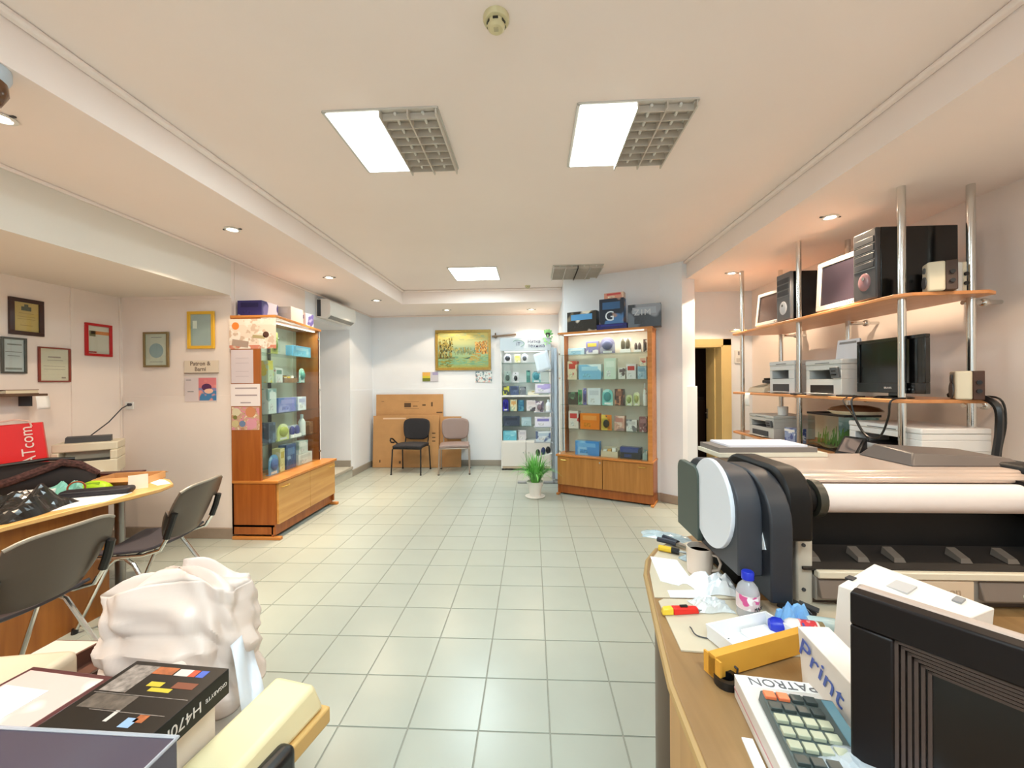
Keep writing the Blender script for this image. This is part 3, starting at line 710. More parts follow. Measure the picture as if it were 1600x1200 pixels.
card_sheet('wide flattened cardboard carton in front, behind the black chair', -2.78, -1.62, .90, 6.80, .06,
    [(.15, .5, .93, .96, mat('pale tape', '#e0c0a0', .5)), (.55, .75, .94, .95, ci), (.1, .12, .1, .15, ci), (.4, .43, .08, .13, ci), (.9, .95, .65, .67, ci), (.9, .95, .57, .59, ci), (.9, .95, .5, .52, ci)])
card_sheet('narrow flattened cardboard piece behind the brown chair', -1.61, -1.235, .88, 6.84, .06)

# ================================================================ CHAIRS
def visitor_chair(label, loc, rz, pad, frame_m, arm):
    t = thing('visitor_chair', label, 'chair', loc, rz, 'visitor chairs at the back wall')
    g = lambda u, v: ((u - .5) * .47, -.21 + v * .42, .445 + .012 * math.sin(v * PI) - .012 * (2 * u - 1) ** 2)
    MB().grid(g, 10, 8).build('seat', pad, t, solid=.05, bevel=.012)
    MB().bb(-.21, .21, -.19, .19, .405, .418).build('seat_pan', blackp, t)
    def bk(u, v):
        x = 2 * u - 1; w = .235 * (1 - .10 * (2 * v - 1) ** 4 - .10 * (1 - v) ** 2)
        return (x * w, .265 + .04 * v - .035 * x * x, .50 + v * .36 + .035 * x ** 4 * (1 if v < .5 else -1) * abs(2 * v - 1))
    MB().grid(bk, 10, 8).build('backrest', pad, t, solid=.04, bevel=.014)
    for s in (-1, 1):
        MB().tube([(s * .245, -.24, 0), (s * .235, -.2, .40), (s * .225, -.14, .42)], .012, 8).build('leg', frame_m, t)
        MB().tube([(s * .245, .24, 0), (s * .235, .21, .40), (s * .225, .15, .42)], .012, 8).build('leg', frame_m, t)
        MB().tube([(s * .20, .12, .415), (s * .20, .24, .43), (s * .20, .275, .52), (s * .19, .285, .72)], .011, 8).build('back_upright', frame_m, t)
        for y in (-.24, .24): MB().cyl((s * .245, y, 0), (s * .245, y, .015), .016, n=10).build('foot', blackp, t)
    MB().tube([(-.235, -.19, .41), (.235, -.19, .41)], .011, 8).build('crossbar', frame_m, t)
    MB().tube([(-.235, .19, .41), (.235, .19, .41)], .011, 8).build('crossbar', frame_m, t)
    if arm:
        MB().tube([(-.24, .1, .42), (-.285, .07, .47), (-.32, .0, .545), (-.325, -.06, .555), (-.315, -.1, .53), (-.30, -.1, .50), (-.27, -.05, .49)], .013, 8).build('armrest', blackp, t)
    return t
visitor_chair('black upholstered visitor chair in front of the cardboard', (-2.0, 6.49, 0), math.radians(-4), mat('charcoal fabric', '#2b2a2e', .85, bump=.2, bscale=300), blackp, True)
visitor_chair('brown-grey upholstered visitor chair with pale legs beside the black one', (-1.28, 6.52, 0), math.radians(8), mat('taupe vinyl', '#94817b', .45), mat('pale metal', '#b5aaa0', .35, .7), False)

def shell_chair(label, loc, rz):
    t = thing('stacking_chair', label, 'chair', loc, rz, 'grey shell chairs at the counter desk')
    sm = mat('seat charcoal', '#34323a', .45); bm_ = mat('shell grey', '#4d4036', .33)
    g = lambda u, v: ((u - .5) * .44 * (1 - .1 * (2 * v - 1) ** 4), -.22 + v * .42, .45 + .02 * v * v - .018 * math.sin(PI * u) + .025 * max(0, v - .85) * 6 - (.02 if v < .1 else 0))
    MB().grid(g, 10, 10).build('seat', sm, t, solid=.016, bevel=.004)
    def bk(u, v):
        x = 2 * u - 1
        w = .235 * (1 - .10 * max(0, 2 * v - 1) ** 3 - .22 * max(0, 1 - 2 * v) ** 2)
        return (x * w, .235 + .10 * v + .02 * v * v - .045 * x * x, .50 + v * .33 - .03 * abs(x) ** 4 * (1 if v > .5 else -1))
    MB().grid(bk, 12, 10).build('backrest', bm_, t, solid=.014, bevel=.004)
    MB().tube([bk(u, 1.0) for u in [i / 12 for i in range(13)]], .009, 8).build('top_rim', mat('rim light grey', '#8c857a', .35), t)
    for s in (-1, 1):
        l1 = MB().tube([(s * .20, .04, .425), (s * .205, -.05, .415), (s * .212, -.09, .38), (s * .235, -.25, 0.01)], .0115, 8).build('leg', chrome, t)
        l2 = MB().tube([(s * .20, -.10, .425), (s * .205, .0, .415), (s * .212, .05, .38), (s * .245, .27, 0.01)], .0115, 8).build('leg', chrome, t)
        MB().cyl((s * .235, -.252, 0), (s * .235, -.247, .03), .016, n=10).build('foot', blackp, l1)
        MB().cyl((s * .245, .272, 0), (s * .245, .267, .03), .016, n=10).build('foot', blackp, l2)
        MB().tube([(s * .21, -.15, .425), (s * .21, .10, .43), (s * .215, .20, .46), (s * .222, .245, .54), (s * .222, .262, .60)], .0115, 8).build('side_tube', chrome, t)
        MB().tube([(s * .222, .238, .53), (s * .225, .262, .60), (s * .222, .285, .68)], .019, 8).build('back_sleeve', blackp, t)
    MB().tube([(-.2, -.10, .425), (.2, -.10, .425)], .010, 8).build('crossbar', chrome, t)
    MB().tube([(-.2, .05, .425), (.2, .05, .425)], .010, 8).build('crossbar', chrome, t)
    return t
shell_chair('grey shell chair with dark seat nearer the left cabinet, facing the counter', (-2.50, 2.49, 0), math.radians(-80))
shell_chair('grey shell chair in the left foreground with its back turned to the viewer', (-2.43, 1.70, 0), math.radians(-90))

# ================================================================ WALL AND CEILING DEVICES
t = thing('air_conditioner', 'white wall air conditioner high on the left wall near the back', 'air conditioner', (-2.85, 5.53, 2.33))
prof = [(-.38, 0), (.38, 0), (.38, .26), (-.38, .26)]
ac = MB()
pp = [(0, .02), (.12, 0), (.19, .05), (.205, .14), (.19, .24), (.14, .265), (0, .265)]
n = len(pp); vs = [(x, -.38, z) for x, z in pp] + [(x, .38, z) for x, z in pp]
ac.add(vs, [tuple(range(n)), tuple(range(2 * n - 1, n - 1, -1))] + [(i, n + i, n + (i + 1) % n, (i + 1) % n) for i in range(n)])
ac.build('body', whitep, t, bevel=.006)
for k in range(3): MB().box((.15 + k * .014, 0, .012 + k * .012), (.02, .68, .004), ry=-.6).build('louvre', mat('louvre grey', '#8d8d8a', .5), t)
MB().bb(.02, .07, -.392, -.38, .03, .25).build('end_cap', darkgrey, t, bevel=.004)
MB().tube([(.03, -.36, .268), (.05, -.2, .285), (.03, .0, .275), (.05, .2, .29), (.03, .36, .275)], .007, 6).build('pipe', darkgrey, t)
def detector(label, x, y, z, r):
    t = thing('smoke_detector', label, 'smoke detector', (x, y, z))
    MB().lathe([(r, 0), (r, -r * .25), (r * .92, -r * .4), (r * .7, -r * .45)], 24).build('base', mat('aged plastic', '#d8cda2', .45), t)
    MB().lathe([(r * .7, -r * .4), (r * .66, -r * .8), (r * .5, -r * .95), (.0001, -r)], 24).build('cap', mat('aged plastic', '#d8cda2', .45), t)
    for a in range(6):
        an = a * PI / 3 + .52
        MB().box((r * .69 * math.cos(an), r * .69 * math.sin(an), -r * .58), (r * .06, r * .4, r * .16), rz=an).build('slot', blackp, t)
    MB().box((0, -r * .1, -r * 1.0), (r * .35, r * .35, r * .05)).build('indicator', mat('detector grey', '#b9ae8a', .4), t)
detector('round yellowed smoke detector on the ceiling near the viewer', -.125, 1.53, ZC, .05)
detector('small far smoke detector on the ceiling near the back soffit', -.05, 5.78, ZC, .04)
t = thing('dome_camera', 'brown smoked dome camera on the soffit cut by the left picture edge', 'camera', (-2.045, 1.375, ZS)); t.scale = (1.28, 1.28, 1.0)
MB().lathe([(.07, 0), (.07, -.03), (.06, -.06)], 20).build('base', mat('pale blue grey', '#b9c2cc', .4), t)
MB().lathe([(.062, -.05), (.064, -.09), (.05, -.13), (.025, -.155), (.0001, -.16)], 20).build('dome', mat('smoked brown', '#5a3412', .15), t)
t = thing('wall_box', 'small pale control box on the wall right of the door', 'control box', (2.76, 5.5, 1.80))
MB().bb(-.045, .045, -.03, 0, -.11, .07).build('body', whitep, t, bevel=.006); MB().bb(-.01, .01, -.034, -.03, .0, .05).build('slot', greyink, t); MB().bb(-.03, .03, -.033, -.03, -.09, -.04).build('label_plate', mat('grey label', '#c9c4bd', .5), t)

# ---- potted plant
t = thing('potted_plant', 'bushy green grassy plant in a white pot beside the angled cabinet', 'plant', (.03, 5.10, 0))
MB().lathe([(.075, 0), (.085, .01), (.07, .02), (.08, .10), (.11, .19), (.115, .20), (.10, .20), (.09, .17), (.0001, .17)], 20).build('pot', whitep, t)
MB().lathe([(.12, 0), (.13, .012), (.07, .014)], 20).build('saucer', whitep, t)
lm_ = mat('leaf green', '#74bf5e', .45, var=.3, vscale=10)
fol = MB(); rr = random.Random(3)
for k in range(230):
    a = rr.uniform(0, 2 * PI); ln = rr.uniform(.30, .50); out = rr.uniform(.25, 1.0); w = rr.uniform(.006, .011); b0 = rr.uniform(0, .05)
    pa = []
    for q in range(6):
        s_ = q / 5; rad = b0 + ln * (out * s_ * .68); z = .18 + ln * (1.15 * s_ - out * .95 * s_ * s_)
        pa.append((rad * math.cos(a), rad * math.sin(a), max(.16, z)))
    px_, py_ = -math.sin(a), math.cos(a)
    vs = []
    for q, p in enumerate(pa):
        ww = w * (1 - (q / 5) ** 2 * .9); vs += [(p[0] - px_ * ww, p[1] - py_ * ww, p[2]), (p[0] + px_ * ww, p[1] + py_ * ww, p[2])]
    fol.add(vs, [(2 * q, 2 * q + 1, 2 * q + 3, 2 * q + 2) for q in range(5)])
fol.build('foliage', lm_, t)

# ================================================================ ELECTRONICS BUILDERS (front looks along local -y)
WEST = -PI / 2
def pc_tower(label, loc, rz, w, d, h, fm, accent, bays=3):
    t = thing('computer_tower', label, 'computer', loc, rz, 'computer towers on the top rack shelf')
    MB().bb(-w / 2, w / 2, .02, d, .01, h).build('case', blackg, t, bevel=.004)
    f = MB().bb(-w / 2 - .002, w / 2 + .002, -.012, .02, .01, h).build('front_bezel', fm, t, bevel=.008)
    for k in range(bays):
        MB().bb(-w / 2 + .015, w / 2 - .015, -.016, -.011, h - .09 - k * .055, h - .05 - k * .055).build('drive_bay', darkgrey, f, bevel=.002)
        MB().bb(-w / 2 + .008, w / 2 - .008, -.015, -.011, h - .098 - k * .055, h - .094 - k * .055).build('silver_line', steel, f)
    MB().ell((0, -.012, h * .28), (w * .28, .006, .06)).build('power_panel', accent, f)
    MB().cyl((0, -.016, h * .33), (0, -.022, h * .33), .012, n=12).build('button', chrome, f)
    for sx in (-1, 1):
        for y in (.05, d - .05): MB().box((sx * (w / 2 - .03), y, .005), (.03, .03, .01)).build('foot', blackp, t)
    return t
def lcd(name, label, loc, rz, w, h, zs, bm_, screen, tilt=0.0, bez=.03, cat='monitor', depth=.05, speakers=0, base=True, mark=None):
    t = thing(name, label, cat, loc, rz)
    M = (tilt, 0, 0)
    f = MB()
    b2 = bez + speakers
    f.bb(-w / 2, w / 2, -.015, .015, zs + h - bez, zs + h); f.bb(-w / 2, w / 2, -.015, .015, zs, zs + b2)
    f.bb(-w / 2, -w / 2 + bez, -.015, .015, zs + b2, zs + h - bez); f.bb(w / 2 - bez, w / 2, -.015, .015, zs + b2, zs + h - bez)
    fo = f.build('bezel', bm_, t, rot=M, bevel=.003)
    MB().bb(-w / 2 + bez * .9, w / 2 - bez * .9, -.006, .004, zs + b2 * .95, zs + h - bez * .9).build('screen', screen, t, rot=M)
    MB().hexa([(-w / 2 + .01, .015, zs + .01), (w / 2 - .01, .015, zs + .01), (w * .3, .015 + depth, zs + h * .15), (-w * .3, .015 + depth, zs + h * .15)],
              [(-w / 2 + .01, .015, zs + h - .01), (w / 2 - .01, .015, zs + h - .01), (w * .3, .015 + depth, zs + h * .85), (-w * .3, .015 + depth, zs + h * .85)]).build('back_shell', bm_, t, rot=M, bevel=.004)
    if base:
        MB().bb(-.04, .04, .02, .05, .01, zs + h * .35).build('neck', bm_, t, bevel=.004)
        MB().lathe([(min(.1, w * .26), 0), (min(.1, w * .26), .008), (.08, .016), (.0001, .018)], 24, (0, .02, 0)).build('base', bm_, t)
    for k in range(4): MB().cyl((w * .2 + k * .025, -.015, zs + b2 * .4), (w * .2 + k * .025, -.019, zs + b2 * .4), .005, n=8).build('button', greyp, fo)
    if mark: text(mark, .018, whitep, fo, (0, -.0165, zs + b2 * .5), FRONT, name='maker_mark')
    return t
def mfp(name, label, loc, rz, w, d, h, bodym, slotm, panel=True, lid=True, tray=True):
    t = thing(name, label, 'printer', loc, rz)
    # open output bay: body assembled round a real recess
    z1, z2 = h * .46, h * .72
    b_ = MB(); b_.bb(-w / 2, w / 2, 0, d, 0, z1); b_.bb(-w / 2, -w * .40, 0, d, z1, z2); b_.bb(w * .28, w / 2, 0, d, z1, z2); b_.bb(-w * .40, w * .28, d * .6, d, z1, z2); b_.bb(-w / 2, w / 2, 0, d, z2, h * .86)
    b_.build('body', bodym, t, bevel=.004)
    MB().bb(-w * .39, w * .27, d * .58, d * .6, z1, z2).build('bay_back', slotm, t); MB().bb(-w * .39, w * .27, .004, d * .58, z1, z1 + .004).build('output_bay', slotm, t)
    if lid:
        l = MB().bb(-w / 2 - .003, w / 2 + .003, -.004, d, h * .865, h).build('scanner_lid', bodym, t, bevel=.008)
        MB().bb(-w * .2, w * .2, -.006, -.002, h * .90, h * .92).build('lid_line', greyp, l)
    if panel:
        p = MB().box((w * .39, -.014, h * .64), (w * .2, .02, h * .3), rx=.2).build('control_panel', greyp, t, bevel=.004)
        for i in range(3):
            for j in range(2): MB().cyl((w * .35 + i * w * .04, -.03, h * .58 + j * h * .1), (w * .35 + i * w * .04, -.022, h * .58 + j * h * .1), w * .014, n=8).build('button', blackp, p)
    if tray:
        MB().bb(-w * .36, w * .30, -.003, .02, h * .07, h * .30).build('paper_drawer', slotm, t, bevel=.003)
        MB().bb(-w * .36, w * .30, -.05, .0, h * .06, h * .075).build('tray_lip', bodym, t)
    return t

# ---- top shelf of the rack
ZT = 1.9855
lcd('monitor', 'small white monitor at the far end of the top rack shelf', (2.38, 4.12, ZT), WEST + .12, .40, .33, .04, whitep, mat('screen brown', '#5c4c48', .2), -.12, .03)
pc_tower('black computer tower with silver power panel beside the small white monitor', (2.27, 3.70, ZT), WEST, .19, .44, .43, mat('silver bezel', '#6d7074', .35, .3), mat('pale button panel', '#c9ccd2', .3))
lcd('monitor', 'square white-framed monitor between the two black towers', (2.37, 3.20, ZT), WEST + .05, .44, .39, .035, mat('white monitor frame', '#d8d6d2', .3), mat('screen dark violet', '#37303a', .15), -.05, .038)
pc_tower('large glossy black computer tower next to the front chrome pole', (2.27, 2.825, ZT), WEST, .185, .50, .475, mat('tower bezel', '#4b4a4c', .3, .2), mat('tower red badge', '#8c6a70', .25), 4)
def box_speaker(label, loc, rz, w, d, h, body, back):
    t = thing('loudspeaker', label, 'speaker', loc, rz)
    MB().bb(-w / 2, w / 2, 0, d * .6, 0, h).build('front_half', body, t, bevel=.01)
    MB().bb(-w / 2 + .004, w / 2 - .004, d * .6, d, 0, h).build('back_half', back, t, bevel=.004)
    MB().cyl((0, 0, h * .33), (0, -.006, h * .33), w * .36, n=20).build('woofer', greyp, t); MB().cyl((0, 0, h * .75), (0, -.006, h * .75), w * .18, n=16).build('tweeter', greyp, t)
    for k in range(2): MB().cyl((w / 2, d * .8, h * (.3 + .3 * k)), (w / 2 + .01, d * .8, h * (.3 + .3 * k)), .012, n=10).build('jack', blackp, t)
    return t
box_speaker('cream loudspeaker in front of the large black tower', (2.40, 2.56, ZT), WEST - .5, .10, .13, .175, creamp, mat('speaker brown back', '#4a3428', .5))
box_speaker('narrow pale loudspeaker behind the large black tower', (2.60, 2.60, ZT), WEST, .06, .06, .19, whitep, creamp)

# ---- middle shelf
ZM = 1.3355
t = thing('fax_machine', 'beige desk fax with dark handset at the far end of the middle shelf', 'fax', (2.33, 4.26, ZM), WEST)
MB().hexa([(-.15, -.02, 0), (.15, -.02, 0), (.15, .22, 0), (-.15, .22, 0)], [(-.14, 0, .05), (.14, 0, .05), (.14, .2, .10), (-.14, .2, .10)]).build('body', creamp, t, bevel=.006)
MB().hexa([(-.1, .01, .054), (.03, .01, .054), (.03, .1, .076), (-.1, .1, .076)], [(-.1, .01, .058), (.03, .01, .058), (.03, .1, .080), (-.1, .1, .080)]).build('keypad', mat('keypad grey', '#a7a08c', .5), t)
MB().bb(-.14, .13, .13, .19, .095, .13).build('handset', darkgrey, t, bevel=.01); MB().bb(-.13, .12, .14, .18, .13, .15).build('handset_top', blackp, t, bevel=.008)
mfp('printer', 'white multifunction printer in the middle of the middle shelf behind the pole', (2.30, 3.80, ZM), WEST, .36, .34, .30, mat('printer cool white', '#d9dcdd', .4), darkgrey, False)
mfp('printer', 'white laser printer with grey control panel left of the black television', (2.28, 3.25, ZM), WEST, .38, .34, .28, mat('printer pale grey', '#cfd1cf', .4), blackp, True)
t = thing('desk_calendar', 'upright card with pink and blue print standing on the white laser printer', 'card', (2.40, 3.16, ZM + .281), WEST)
MB().box((0, 0, .075), (.21, .003, .15), rx=-.12).build('front_leaf', mat('card white', '#e4e4ea', .6), t); MB().box((0, .035, .075), (.21, .003, .15), rx=.25).build('back_leaf', mat('card white', '#e4e4ea', .6), t)
MB().add([(-.1, .0085 - .013, .006), (.02, .0085 - .013, .006), (-.03, -.0005, .075)], [(0, 1, 2)]).build('pink_print', mat('pink print', '#e0508a', .6), t, solid=.001)
MB().add([(-.1, -.0005, .05), (-.03, -.0005, .05), (-.1, .0035, .085)], [(0, 1, 2)]).build('blue_print', mat('blue print', '#7fb4e0', .6), t, solid=.001)
MB().box((.0, .002, .125), (.16, .002, .016), rx=-.12).build('title_print', greyink, t)
lcd('television', 'black flat television at the near end of the middle shelf', (2.35, 2.74, ZM), WEST, .50, .36, .035, blackg, mat('screen black', '#0a090a', .1), 0, .022, 'television', .07, .045, True, 'BRAVIS')
box_speaker('beige loudspeaker with dark rear at the near end of the middle shelf', (2.56, 2.565, ZM), WEST - .6, .135, .12, .17, creamp, mat('speaker walnut back', '#4a2c1c', .5))
for k, (x, y, w_) in enumerate(((2.30, 3.0, .05), (2.30, 3.50, .04))):
    t = thing('remote_control', ['black remote control lying in front of the television', 'black remote control lying beside the white laser printer'][k], 'remote', (x - .03, y, ZM), .1 + k)
    MB().bb(-.02, .02, -.07, .07, 0, .014).build('body', blackp, t, bevel=.004)
    for q in range(4): MB().box((0, -.05 + q * .03, .0145), (.02, .014, .003)).build('key', greyp, t)
t = tag(MB().grid(lambda u, v: (2.235 - .01 * math.sin(v * 3), 4.30 - u * .09, 1.333 - v * .14), 3, 6).build('paper_strip', paper, solid=.001), 'white paper strip hanging from the far end of the middle shelf', 'paper')
def cable(label, pts, r=.005, m=blackp, name='cable'):
    # Catmull-Rom through the given points
    P = [Vector(p) for p in pts]; out = []
    for i in range(len(P) - 1):
        p0, p1, p2, p3 = P[max(i - 1, 0)], P[i], P[i + 1], P[min(i + 2, len(P) - 1)]
        for q in range(6):
            s_ = q / 6
            out.append(.5 * ((2 * p1) + (-p0 + p2) * s_ + (2 * p0 - 5 * p1 + 4 * p2 - p3) * s_ ** 2 + (-p0 + 3 * p1 - 3 * p2 + p3) * s_ ** 3))
    out.append(P[-1])
    return tag(MB().tube(out, r, 6).build(name, m), label, 'cable')
cable('black cable looping below the middle shelf under the television', [(2.30, 2.88, 1.342), (2.20, 2.86, 1.325), (2.20, 2.83, 1.20), (2.20, 2.74, 1.09), (2.20, 2.64, 1.10), (2.20, 2.58, 1.22), (2.20, 2.56, 1.328), (2.30, 2.58, 1.342)], .006)
cable('thin black cable crossing behind the loop under the television', [(2.32, 2.95, 1.342), (2.21, 2.95, 1.32), (2.21, 2.87, 1.22), (2.21, 2.80, 1.12), (2.24, 2.76, 1.05)], .004)
cable('bundle of black cables falling over the near end of the middle shelf', [(2.68, 2.70, 1.355), (2.67, 2.54, 1.357), (2.67, 2.43, 1.30), (2.67, 2.42, 1.15), (2.66, 2.43, .95), (2.68, 2.43, .6)], .018)
cable('thin dark cable falling beside the cable bundle', [(2.70, 2.6, 1.345), (2.73, 2.47, 1.34), (2.74, 2.45, 1.2), (2.72, 2.46, 1.0), (2.73, 2.46, .7)], .006)

# ---- lower shelf
ZL = .9005
mfp('printer', 'grey white laser printer with cups at the far end of the lower shelf', (2.28, 4.1, ZL), WEST, .42, .38, .22, mat('printer grey white', '#c9c8c2', .4), darkgrey, True, True)
t = thing('blue_box', 'small blue and white carton on the lower shelf before the aquarium', 'carton', (2.30, 3.69, ZL), WEST)
MB().bb(-.07, .07, 0, .1, 0, .13).build('box', printed('blue carton print', '#8fa0c4', ('#e6e8f0', '#4a5a98'), 18, seed=1), t, bevel=.002); MB().bb(-.07, .07, -.002, 0, .1, .12).build('label_strip', whitep, t)
def cup(name, label, loc, r, h, m, handle=True, rz=0, inner=None):
    t = thing(name, label, 'mug', loc, rz)
    MB().lathe([(.0001, 0), (r * .86, 0), (r * .93, .004), (r, h), (r * .92, h), (r * .86, .008), (.0001, .008)], 24).build('body', m, t)
    if handle: MB().tube([(r * .95, 0, h * .8), (r * 1.35, 0, h * .78), (r * 1.55, 0, h * .55), (r * 1.4, 0, h * .3), (r * .92, 0, h * .2)], r * .11, 8).build('handle', m, t)
    if inner: MB().lathe([(.0001, h * .8), (r * .895, h * .8)], 24).build('drink', inner, t)
    return t
cup('cup', 'white cup standing on the far printer of the lower shelf', (2.42, 3.98, ZL + .221), .045, .085, whitep, False)
t = thing('aquarium', 'rectangular aquarium with green plants on the lower rack shelf', 'aquarium', (2.345, 3.32, ZL), WEST)
aw, ad, ah = .40, .26, .28
g = MB(); g.bb(-aw / 2, aw / 2, 0, .005, .01, ah); g.bb(-aw / 2, aw / 2, ad - .005, ad, .01, ah); g.bb(-aw / 2, -aw / 2 + .005, .005, ad - .005, .01, ah); g.bb(aw / 2 - .005, aw / 2, .005, ad - .005, .01, ah)
g.build('glass_tank', glassm, t); MB().bb(-aw / 2 - .004, aw / 2 + .004, -.004, ad + .004, 0, .012).build('base_frame', blackp, t); 
g = MB(); g.bb(-aw / 2 - .004, aw / 2 + .004, -.004, .012, ah - .005, ah + .012); g.bb(-aw / 2 - .004, aw / 2 + .004, ad - .012, ad + .004, ah - .005, ah + .012); g.bb(-aw / 2 - .004, -aw / 2 + .012, .012, ad - .012, ah - .005, ah + .012); g.bb(aw / 2 - .012, aw / 2 + .004, .012, ad - .012, ah - .005, ah + .012)
g.build('top_frame', blackp, t)
MB().bb(-aw / 2 + .006, aw / 2 - .006, ad - .012, ad - .008, .03, ah - .01).build('backdrop', printed('aquarium backdrop', '#8fb9c4', ('#c4dde4', '#7aa4b0'), 12, bands=((0, '#4f7a36'), (.5, '#8fb9c4'), (.75, '#a9ccd6'))), t)
MB().grid(lambda u, v: (-aw / 2 + .008 + u * (aw - .016), .008 + v * (ad - .02), .03 + .012 * math.sin(9 * u) * math.cos(5 * v)), 8, 5).build('gravel', mat('gravel', '#7d6e4c', .9, var=.3, vscale=90), t, solid=.01)
wp = MB(); r3 = random.Random(5)
for k in range(60):
    x = r3.uniform(-.17, .17); y = r3.uniform(.03, .2); hh = r3.uniform(.05, .15); dx = r3.uniform(-.03, .03)
    wp.add([(x - .007, y, .03), (x + .007, y, .03), (x + dx + .004, y, .03 + hh), (x + dx - .004, y, .03 + hh)], [(0, 1, 2, 3)])
wp.build('water_plants', mat('water plant green', '#5f8a34', .6, var=.3, vscale=20), t)
t = thing('serving_dish', 'shallow domed brown and cream dish lying on the aquarium', 'dish', (2.45, 3.16, ZL + .293), 0)
MB().lathe([(.0001, 0), (.13, .005), (.17, .03), (.165, .034), (.12, .012), (.0001, .01)], 28).build('dish', creamp, t); MB().lathe([(.168, .032), (.14, .055), (.08, .07), (.0001, .075)], 28).build('dome_lid', mat('brown lid', '#6b4a34', .25), t)
mfp('printer', 'wide white multifunction printer at the near end of the lower shelf', (2.345, 2.80, ZL), WEST, .55, .40, .26, mat('printer bright white', '#eceae8', .35), mat('printer dark slot', '#2d2523', .4), False, True, True)
t = thing('control_terminal', 'black tilted control terminal with small screen before the white printer', 'terminal', (2.21, 2.90, ZL), WEST + .3)
MB().hexa([(-.08, -.06, 0), (.08, -.06, 0), (.08, .06, 0), (-.08, .06, 0)], [(-.075, -.04, .03), (.075, -.04, .03), (.075, .06, .16), (-.075, .06, .16)]).build('body', blackp, t, bevel=.006)
MB().hexa([(-.055, -.025, .052), (.055, -.025, .052), (.055, .045, .143), (-.055, .045, .143)], [(-.055, -.027, .054), (.055, -.027, .054), (.055, .043, .146), (-.055, .043, .146)]).build('screen', mat('terminal screen', '#5d5656', .15), t)

# ================================================================ LARGE FORMAT PLOTTER on the right desk
pl_ = thing('plotter', 'large dark format plotter with paper roll standing on the right desk', 'plotter')
ZD = .7505
pgrey = mat('plotter grey', '#383b42', .45); pdark = mat('plotter black', '#0b0909', .5, spec=.3); palu = mat('plotter frame', '#c4baaa', .4); ptop = mat('plotter top', '#cdb6a6', .25, .2)
def arch(y0, y1, z0, z1, r=.1, n=7):
    """side profile with rounded upper corners, (y,z) counter-clockwise seen from +x"""
    p = [(y0, z0), (y1, z0)]
    p += [(y1 - r + r * math.cos(a), z1 - r + r * math.sin(a)) for a in [i * PI / 2 / n for i in range(n + 1)]]
    p += [(y0 + r - r * math.sin(a), z1 - r + r * math.cos(a)) for a in [i * PI / 2 / n for i in range(n + 1)]]
    return p
MB().prism_x(arch(1.50, 1.70, .87, 1.14, .04), .605, .625).build('rear_end_plate', mat('end plate green grey', '#4c564f', .45), pl_, bevel=.003)
MB().prism_x(arch(1.25, 1.66, .86, 1.17, .12), .625, .70).build('end_cover', pgrey, pl_, bevel=.006)
MB().prism_x(arch(1.21, 1.60, .80, 1.17, .15), .70, .765).build('end_cover', mat('plotter mid grey', '#2a2d33', .45), pl_, bevel=.006)
MB().prism_x(arch(1.24, 1.64, .97, 1.185, .10), .765, .845).build('carriage_cover', pdark, pl_, bevel=.012)
MB().cyl((.612, 1.415, 1.04), (.626, 1.415, 1.04), .15, n=40).build('white_disc', mat('disc white', '#e6eaf2', .35), pl_, bevel=.002)
o = MB().box((.699, 1.30, .95), (.004, .12, .05), rx=-.4).build('barcode_sticker', mat('sticker white', '#e4e6e8', .5), pl_)
for k in range(6): MB().box((.6965, 1.265 + k * .014, .953), (.002, .004 + .002 * (k % 3), .03), rx=-.4).build('barcode_bar', ink, o)
MB().prism_x([(1.42, .7505), (1.70, .7505), (1.66, .86), (1.36, .86)], .70, .80).build('left_leg', pdark, pl_, bevel=.004)
for x0 in (.83, 1.66):
    f_ = MB().bb(x0, x0 + .05, 1.30, 1.345, ZD, .985).build('frame_pillar', palu, pl_, bevel=.006)
    for z in (.80, .94): MB().cyl((x0 + .02, 1.30, z), (x0 + .02, 1.296, z), .006, n=8).build('screw', darkgrey, f_)
MB().bb(.845, 1.70, 1.42, 1.76, .86, 1.12).build('main_body', pdark, pl_, bevel=.01)
MB().bb(.80, 1.72, 1.44, 1.78, 1.12, 1.145).build('top_cover', ptop, pl_, bevel=.01)
MB().hexa([(.845, 1.40, 1.115), (1.70, 1.40, 1.115), (1.70, 1.47, 1.08), (.845, 1.47, 1.08)], [(.845, 1.41, 1.13), (1.70, 1.41, 1.13), (1.70, 1.47, 1.14), (.845, 1.47, 1.14)]).build('front_lip', ptop, pl_, bevel=.008)
MB().hexa([(.845, 1.29, .865), (1.70, 1.29, .865), (1.70, 1.45, .87), (.845, 1.45, .87)], [(.845, 1.29, .872), (1.70, 1.29, .872), (1.70, 1.45, .90), (.845, 1.45, .90)]).build('output_chute', mat('chute dark', '#241f1c', .5), pl_)
for x in (.90, 1.05, 1.16, 1.36, 1.50):
    MB().hexa([(x - .018, 1.32, .879), (x + .018, 1.32, .879), (x + .018, 1.37, .888), (x - .018, 1.37, .888)], [(x - .014, 1.325, .892), (x + .014, 1.325, .892), (x + .014, 1.37, .91), (x - .014, 1.37, .91)]).build('paper_guide', mat('guide taupe', '#5f564e', .4), pl_)
MB().bb(.88, 1.69, 1.275, 1.30, .845, .868).build('front_bar', mat('warm white bar', '#e0d2ba', .4), pl_, bevel=.004)
MB().bb(.88, 1.69, 1.29, 1.60, ZD + .02, .845).build('lower_body', mat('lower taupe', '#8d8378', .45), pl_, bevel=.004)
